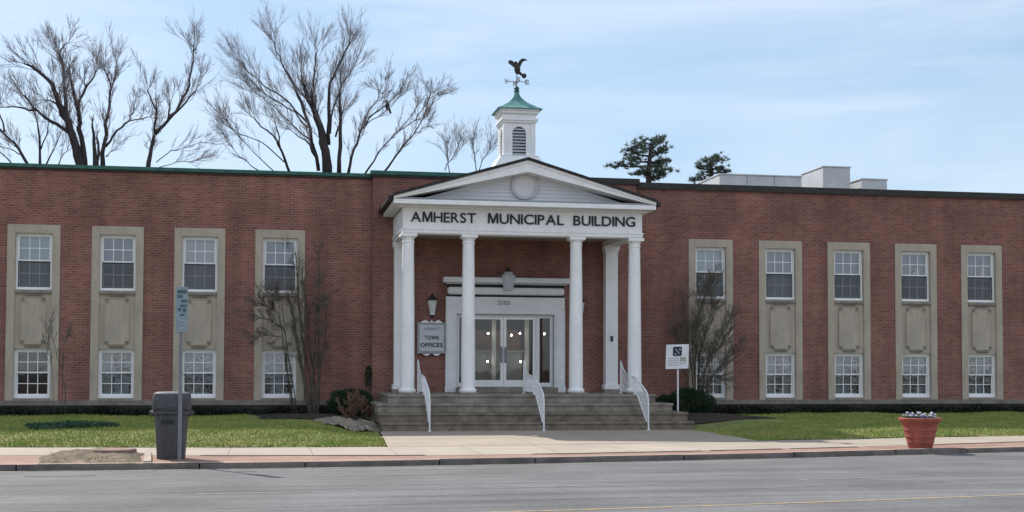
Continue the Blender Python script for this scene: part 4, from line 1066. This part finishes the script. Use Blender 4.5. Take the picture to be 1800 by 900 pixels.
px_tree('bare_tree', 'slender upright bare tree just right of the snapped trunk', 61, [
    ([(181,300),(183,255),(190,200),(195,155)], .22, .10), ([(195,155),(190,135),(174,110)], .09, .03), ([(195,155),(202,130),(207,95)], .08, .03),
    ([(185,258),(205,230),(228,212),(236,190),(240,170)], .11, .03), ([(228,212),(262,206)], .06, .025), ([(186,275),(195,267)], .07,.03)], (181, 305, .24), tl=2.2)
px_tree('bare_tree', 'forked bare tree leaning right, alone between the slender and the fan shaped trees', 60, [
    ([(260,300),(266,260),(272,235)], .2, .16), ([(272,235),(295,212),(315,185),(333,150),(337,120),(340,92),(337,72)], .15, .05), ([(340,90),(352,70)], .06, .02),
    ([(272,235),(275,195),(264,170),(258,145)], .1, .04), ([(275,195),(276,172)], .07,.04), ([(295,212),(299,190),(296,172)], .09, .05), ([(296,211),(325,182),(345,158),(362,125)], .11, .03),
    ([(275,285),(300,265),(330,258),(360,250)], .045, .02), ([(280,294),(310,285),(345,282)], .04, .02)], (260, 305, .22), tl=2.2)
px_tree('bare_tree', 'bare tree leaning left at the far left edge of the roof', 66, [
    ([(60,305),(35,265),(5,232),(-25,200)], .16, .06), ([(30,300),(10,275),(-15,262)], .08, .03), ([(8,232),(-4,190),(4,150)], .08, .03), ([(40,272),(18,262),(0,258)],.06,.03)], (62, 308, .18), tl=2.4)
px_tree('bare_tree', 'small thicket like bare tree behind the far left of the roof', 68, [
    ([(70,305),(70,250),(66,215),(52,180)], .14, .05), ([(76,300),(95,262),(106,235)], .09, .03), ([(72,262),(84,230),(86,205)], .07, .03), ([(98,300),(112,270),(125,250)], .07, .02)], (71, 308, .15), tl=2.0)
px_tree('bare_tree', 'tall fan shaped bare tree with thick cluster of stems, tallest of all', 60, [
    ([(575,305),(572,265),(562,220),(548,185),(535,150),(525,112)], .45, .06), ([(566,240),(556,200),(548,165)], .3, .15),
    ([(560,300),(545,225),(530,180),(512,140),(495,110),(483,82),(474,62)], .16, .03), ([(548,170),(553,130),(556,95),(560,68)], .10, .03),
    ([(578,255),(578,190),(580,145),(600,105),(611,82),(619,64)], .17, .04), ([(580,235),(586,190),(606,140),(636,100)], .10, .03),
    ([(596,305),(598,230),(597,170),(600,120)], .2, .05), ([(540,215),(510,182),(480,160),(440,130),(405,90)], .09, .025),
    ([(541,225),(505,190),(465,165),(425,125)], .07, .02), ([(552,255),(520,225),(480,185),(430,150)], .07, .02), ([(560,292),(545,255),(515,232)], .12, .04), ([(590,240),(600,205),(608,185)], .09,.04)],
    (577, 306, .55), tl=2.6, dens=1.25)
px_tree('bare_tree', 'low bare tree spreading to the left of the tall fan shaped tree', 64, [
    ([(510,306),(495,265),(480,238),(450,212),(430,190)], .13, .03), ([(494,265),(486,225),(480,205)], .09, .03), ([(500,285),(460,250),(420,235),(400,215)], .06, .02), ([(480,300),(440,262),(405,225)], .05, .02), ([(455,300),(420,275),(395,240)], .05, .02)], (510, 308, .15), tl=2.4)
tH = px_tree('bare_tree', 'bare tree with a bird in its right branches, leaning right', 61, [
    ([(612,306),(622,262),(635,228)], .14, .11), ([(635,228),(660,198),(682,183),(700,165),(716,135)], .08, .02), ([(635,228),(642,205),(655,185),(672,165)], .08, .025), ([(672,165),(655,152)], .03, .015), ([(672,165),(684,140)], .04, .015), ([(640,220),(666,205),(690,185),(706,165)], .05, .02)], (611, 308, .16), tl=1.9)
px_tree('bare_tree', 'thin bare tree leaning right behind the raised centre roof, left one of two', 62, [
    ([(640,308),(665,268),(700,230),(730,212)], .09, .04), ([(730,212),(748,185),(765,160)], .05, .015), ([(700,230),(722,205),(740,175)], .04,.015)], (638, 310, .1), tl=1.8)
px_tree('bare_tree', 'thin bare tree leaning right behind the raised centre roof, right one of two', 63, [
    ([(672,306),(700,268),(728,235),(745,207)], .1, .05), ([(745,207),(765,172),(785,160)], .05, .015), ([(728,235),(752,222)], .04, .015), ([(745,207),(752,180),(760,150)], .04, .015)], (668, 310, .11), tl=1.8)
px_tree('bare_tree', 'hazy twiggy treetop just left of the cupola, left one of two', 74, [([(790,308),(788,280),(786,262)], .06, .03), ([(782,300),(798,272),(806,255)], .05, .02)], (790, 312, .1), tl=2.2, dens=2.2, lvl=2)
px_tree('bare_tree', 'hazy twiggy treetop just left of the cupola, right one of two', 75, [([(838,305),(834,275),(832,255)], .06, .03), ([(842,300),(852,275),(862,262)], .05, .02)], (838, 310, .1), tl=2.2, dens=2.0, lvl=2)
bp_ = at(681, 186, 61.5)
bd = MB().lathe([(.02,-.22),(.08,-.16),(.12,-.05),(.11,.06),(.06,.15),(.03,.18)], c=tuple(bp_), k=10, sx=.9); bd.ball((bp_.x-.04, bp_.y-.03, bp_.z+.2), .075)
bd.prism([(bp_.x-.11,bp_.z+.21),(bp_.x-.19,bp_.z+.19),(bp_.x-.11,bp_.z+.18)], bp_.y-.05, bp_.y-.02); bd.prism([(bp_.x+.02,bp_.z-.12),(bp_.x+.12,bp_.z-.38),(bp_.x+.2,bp_.z-.34),(bp_.x+.12,bp_.z-.1)], bp_.y-.03, bp_.y+.03)
tag(obj('bird', bd, M['crow'], loc=tuple(bp_), smooth='auto'), 'small black bird perched in the bare branches above the roof', 'bird')

# ------------------------------------------------------------------ pines
def pine(lab, Y, trunk, boughs, needle=.2):
    b0 = at(*trunk[0], Y); root = thing('pine_tree', lab, 'tree', (b0.x, Y, .3))
    tb = MB(); P = [Vector((b0.x, Y, .2))]+[at(a, b, Y) for a, b in trunk]; tb.tube(P, [.22]+[.15-.12*i/len(trunk) for i in range(len(trunk))], 8)
    nb = MB()
    for (xa, ya), (xb, yb), th in boughs:
        dy = random.uniform(-1.3, 1.3); A = at(xa, ya, Y); B = at(xb, yb, Y+dy)
        tb.tube([A, A.lerp(B,.5)+Vector((0,0,-.05)), B], [.06,.04,.015], 5)
        L = (B-A).length; k = int(15*L*(.5+th))+5
        for _ in range(k):
            t = random.uniform(.25,1)**.8; c = A.lerp(B, t)+Vector((random.gauss(0,.13), random.gauss(0,.4), random.gauss(.03,.055)))*(.45+th)
            ax = Vector((random.gauss(0,1), random.gauss(0,1), random.uniform(-.1,.8))).normalized()
            for _ in range(26):
                d = (ax*.7+Vector((random.gauss(0,.7), random.gauss(0,.7), random.gauss(.1,.5)))).normalized()*needle*random.uniform(.7,1.2)
                nb.blade(c+d*.1, d, .035, rnd_perp(d.normalized()))
    obj('trunk', tb, M['bark'], root, smooth=True); obj('needles', nb, M['needles'], root)
pine('large dark pine with layered boughs rising behind the centre roof edge', 62, [(1140,325),(1141,290),(1144,262),(1150,248)], [
    ((1142,292),(1072,291),.5),((1142,285),(1098,280),.6),((1143,275),(1103,266),.7),((1144,262),(1108,256),.6),((1146,262),(1162,245),.7),((1147,254),(1126,247),.7),((1144,275),(1170,262),.8),
    ((1143,285),(1178,285),.9),((1142,300),(1176,304),.9),((1142,300),(1116,308),.5),((1143,292),(1160,292),1),((1141,310),(1165,312),.8),((1141,310),(1125,300),.6)])
pine('smaller ragged pine behind the long rooftop duct box', 68, [(1251,330),(1250,300),(1249,285),(1252,276)], [
    ((1250,300),(1230,292),.7),((1250,290),(1266,282),.7),((1250,296),(1272,296),.7),((1250,286),(1236,284),.6),((1250,312),(1214,318),.4),((1250,308),(1236,305),.5),((1250,304),(1284,302),.3),((1250,280),(1262,277),.4)])

# ------------------------------------------------------------------ planting by the walls
def bush(name, lab, c, rx_, ry_, rz_, m, n, leaf=.055, lob=.16, group=None):
    root = thing(name, lab, 'shrub', (c[0], c[1], c[2]), group)
    sb = MB(); lb = MB()
    for k in range(7):
        a = 2*PI*k/7; sb.tube([(c[0]+.04*math.cos(a), c[1]+.04*math.sin(a), c[2]-.05), (c[0]+rx_*.3*math.cos(a), c[1]+ry_*.3*math.sin(a), c[2]+rz_*.7), (c[0]+rx_*.6*math.cos(a), c[1]+ry_*.6*math.sin(a), c[2]+rz_*1.3)], [.025,.018,.006], 5)
    for _ in range(n):
        d = Vector((random.gauss(0,1), random.gauss(0,1), random.gauss(.1,1))).normalized()
        bl = 1+lob*math.sin(4*d.x+3*d.z+c[0])*math.sin(5*d.y+2*d.z)+random.gauss(0,.03)
        r = bl*random.uniform(.55,1.0)**.5
        p = Vector((c[0]+d.x*rx_*r, c[1]+d.y*ry_*r, c[2]+rz_*.98+d.z*rz_*r))
        if p.z < c[2]: p.z = c[2]+random.uniform(0,.1)
        dd = (d*.6+Vector((random.gauss(0,.5), random.gauss(0,.5), random.gauss(.25,.4)))).normalized()*leaf*random.uniform(.7,1.3)
        lb.leaf(p, dd, leaf*.45, rnd_perp(dd.normalized()))
    obj('stems', sb, M['shrub_bark'], root); obj('foliage', lb, m, root)
bush('evergreen_bush', 'rounded dark evergreen bush against the wall left of the steps', (2.24, 37.7, .38), .62, .55, .40, M['yew'], 11000)
bush('evergreen_bush', 'dark evergreen bush behind the white notice post right of the steps', (12.25, 37.4, .36), .72, .6, .42, M['yew'], 12000)
bush('evergreen_bush', 'low dark evergreen sprig beside the right end of the steps', (11.55, 37.6, .33), .36, .4, .33, M['yew'], 4500)
bush('evergreen_sprig', 'slim dark evergreen sprig at the wall corner above the rounded bush', (2.80, 38.45, 1.25), .09, .09, .30, M['yew'], 700)
dk = bpy.data.objects['evergreen_sprig']
obj('stem', MB().tube([(2.80,38.45,.35),(2.81,38.45,.9),(2.80,38.45,1.35)], [.03,.025,.015], 6), M['shrub_bark'], dk)
# dry brown shrub in front of the left bush
def stick_shrub(name, lab, Y, limbs, base, tl, lvl=2, dens=1.0, spread=.6, up=.2, nbr=26, tw='shrub_twig', ground=.35):
    b = at(base[0], base[1], Y); root = thing(name, lab, 'shrub', (b.x, Y, ground))
    lb = MB(); tb = MB()
    for pts, r0, r1, dy in limbs:
        n = len(pts); P = [at(a, q, Y+dy*i/(n-1)) for i, (a, q) in enumerate(pts)]; P[0].z = min(P[0].z, ground)-.05
        Q = [P[0]]
        for i in range(n-1):
            for s in (1,2,3):
                v = P[i].lerp(P[i+1], s/3)
                if s < 3: v += Vector((random.gauss(0,.015), random.gauss(0,.015), random.gauss(0,.015)))
                Q.append(v)
        m = len(Q); lb.tube(Q, [max(r0+(r1-r0)*i/(m-1), .006) for i in range(m)], 6)
        tot = sum((Q[i+1]-Q[i]).length for i in range(m-1))
        for _ in range(int(nbr*tot/2*dens)+2):
            t = random.uniform(.3,1)*(m-1); i = min(int(t), m-2); pp = Q[i].lerp(Q[i+1], t-i); bd = (Q[i+1]-Q[i]).normalized()
            nd = (bd+rnd_perp(bd)*spread*random.uniform(.5,1.5)+Vector((0,-.05,up))).normalized()
            twig_tree(tb, pp, nd, tl*random.uniform(.5,1.1), random.uniform(.006,.010), lvl, up, spread)
    obj('stems', lb, M['shrub_bark'], root, smooth=True); obj('twigs', tb, M[tw], root)
stick_shrub('bare_shrub', 'tall bare multi stemmed shrub in front of the window left of the steps', 38.25, [
    ([(548,722),(535,665),(522,600),(512,545),(506,515)], .075, .03, -.2), ([(552,722),(545,660),(530,590),(524,520),(520,450)], .05, .012, .1), ([(555,722),(552,670),(545,610),(540,540),(530,470)], .045, .01, .2),
    ([(558,722),(562,650),(572,590),(575,530)], .05, .01, -.3), ([(556,722),(560,660),(560,600),(563,520)], .04, .01, 0), ([(525,612),(500,580),(475,562),(448,555)], .02, .006, -.4),
    ([(524,600),(495,590),(465,590),(445,595)], .018, .005, -.2), ([(516,560),(495,530),(478,520)], .016, .005, .1), ([(520,585),(490,550),(462,535)], .016, .005, -.5), ([(545,640),(556,570),(562,500),(560,440)], .025,.006,.1)],
    (552, 722), .42, nbr=12)
stick_shrub('bare_shrub', 'bare bushy shrub of slanting twigs in front of the window right of the steps', 38.0, [
    ([(1224,712),(1215,640),(1205,580),(1200,520)], .03, .008, 0), ([(1226,712),(1228,640),(1240,580),(1255,530)], .03, .008, .2), ([(1228,712),(1240,650),(1262,600),(1285,560)], .028, .008, -.2),
    ([(1224,712),(1222,650),(1222,590),(1232,510)], .028, .008, -.3), ([(1228,712),(1245,670),(1270,640),(1292,620)], .022, .006, .1), ([(1222,712),(1205,660),(1192,610),(1188,560)], .025, .006, .1),
    ([(1226,712),(1234,660),(1255,620),(1280,590)], .022, .006, -.5), ([(1224,705),(1218,610),(1230,540),(1250,495)], .02, .006, .2), ([(1226,712),(1236,690),(1252,660),(1270,665)], .018,.006,-.3)],
    (1225, 712), .55, nbr=20, spread=.45)
stick_shrub('bare_shrub', 'small dry brown shrub in front of the rounded evergreen bush', 36.4, [
    ([(628,745),(620,725),(612,705)], .012, .005, -.1), ([(628,745),(628,720),(625,700)], .012, .005, .1), ([(629,745),(638,725),(636,705)], .01, .004, -.2), ([(627,745),(610,735),(600,718)], .01, .004, 0), ([(628,745),(645,735),(650,722)], .01,.004,0)],
    (628, 745), .22, nbr=60, tw='dry_twig', lvl=2, ground=.28)
stick_shrub('young_sapling', 'thin bare young sapling in front of the far left window', 37.6, [
    ([(116,735),(115,690),(108,650),(98,615),(86,570)], .016, .005, 0), ([(108,650),(112,610),(120,580)], .008, .003, .1), ([(100,622),(88,615),(78,600)], .007, .003, 0)], (116, 735), .45, nbr=9, lvl=1, ground=.4)
for k, (a, b, c, s, lab) in enumerate(((1.55,35.2,.2,.22,'largest pale fieldstone beside the left end of the steps'),(2.1,35.0,.2,.17,'middle pale fieldstone beside the left end of the steps'),(2.5,35.35,.2,.14,'smallest pale fieldstone next to the bottom step on the left'))):
    mb = MB(); mb.ball((a,b,c+.02), s, s*.7, s*.55, k=9, m=6); mb.v = [(x+random.uniform(-.03,.03), y+random.uniform(-.03,.03), z+random.uniform(-.025,.025)) for x,y,z in mb.v]
    tag(obj('fieldstone', mb, M['rock'], loc=(a,b,c)), lab, 'stone', 'fieldstones by the steps')
# shaded ground cover along the foundation and a clump on the lawn
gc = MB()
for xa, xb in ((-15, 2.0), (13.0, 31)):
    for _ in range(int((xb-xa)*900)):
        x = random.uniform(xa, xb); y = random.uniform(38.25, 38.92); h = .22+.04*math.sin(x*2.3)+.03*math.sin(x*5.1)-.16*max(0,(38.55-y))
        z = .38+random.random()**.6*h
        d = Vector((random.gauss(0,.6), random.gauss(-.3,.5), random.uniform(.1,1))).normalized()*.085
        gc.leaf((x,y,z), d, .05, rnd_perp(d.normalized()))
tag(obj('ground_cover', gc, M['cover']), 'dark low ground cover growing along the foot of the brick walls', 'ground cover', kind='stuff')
vc = MB()
for _ in range(3000):
    a = random.uniform(0,2*PI); r = math.sqrt(random.random())*(1+.25*math.sin(3*a+1)); x = -4.85+1.0*r*math.cos(a); y = 33.0+.5*r*math.sin(a); z = lawn_z(x,y)+random.uniform(0,.15)*(1.1-r*.6)
    d = Vector((random.gauss(0,.6), random.gauss(0,.6), random.uniform(.2,1))).normalized()*.075
    vc.leaf((x,y,z), d, .04, rnd_perp(d.normalized()))
tag(obj('ground_cover', vc, M['vinca']), 'clump of blue green leaves on the lawn at the far left', 'ground cover', kind='stuff')
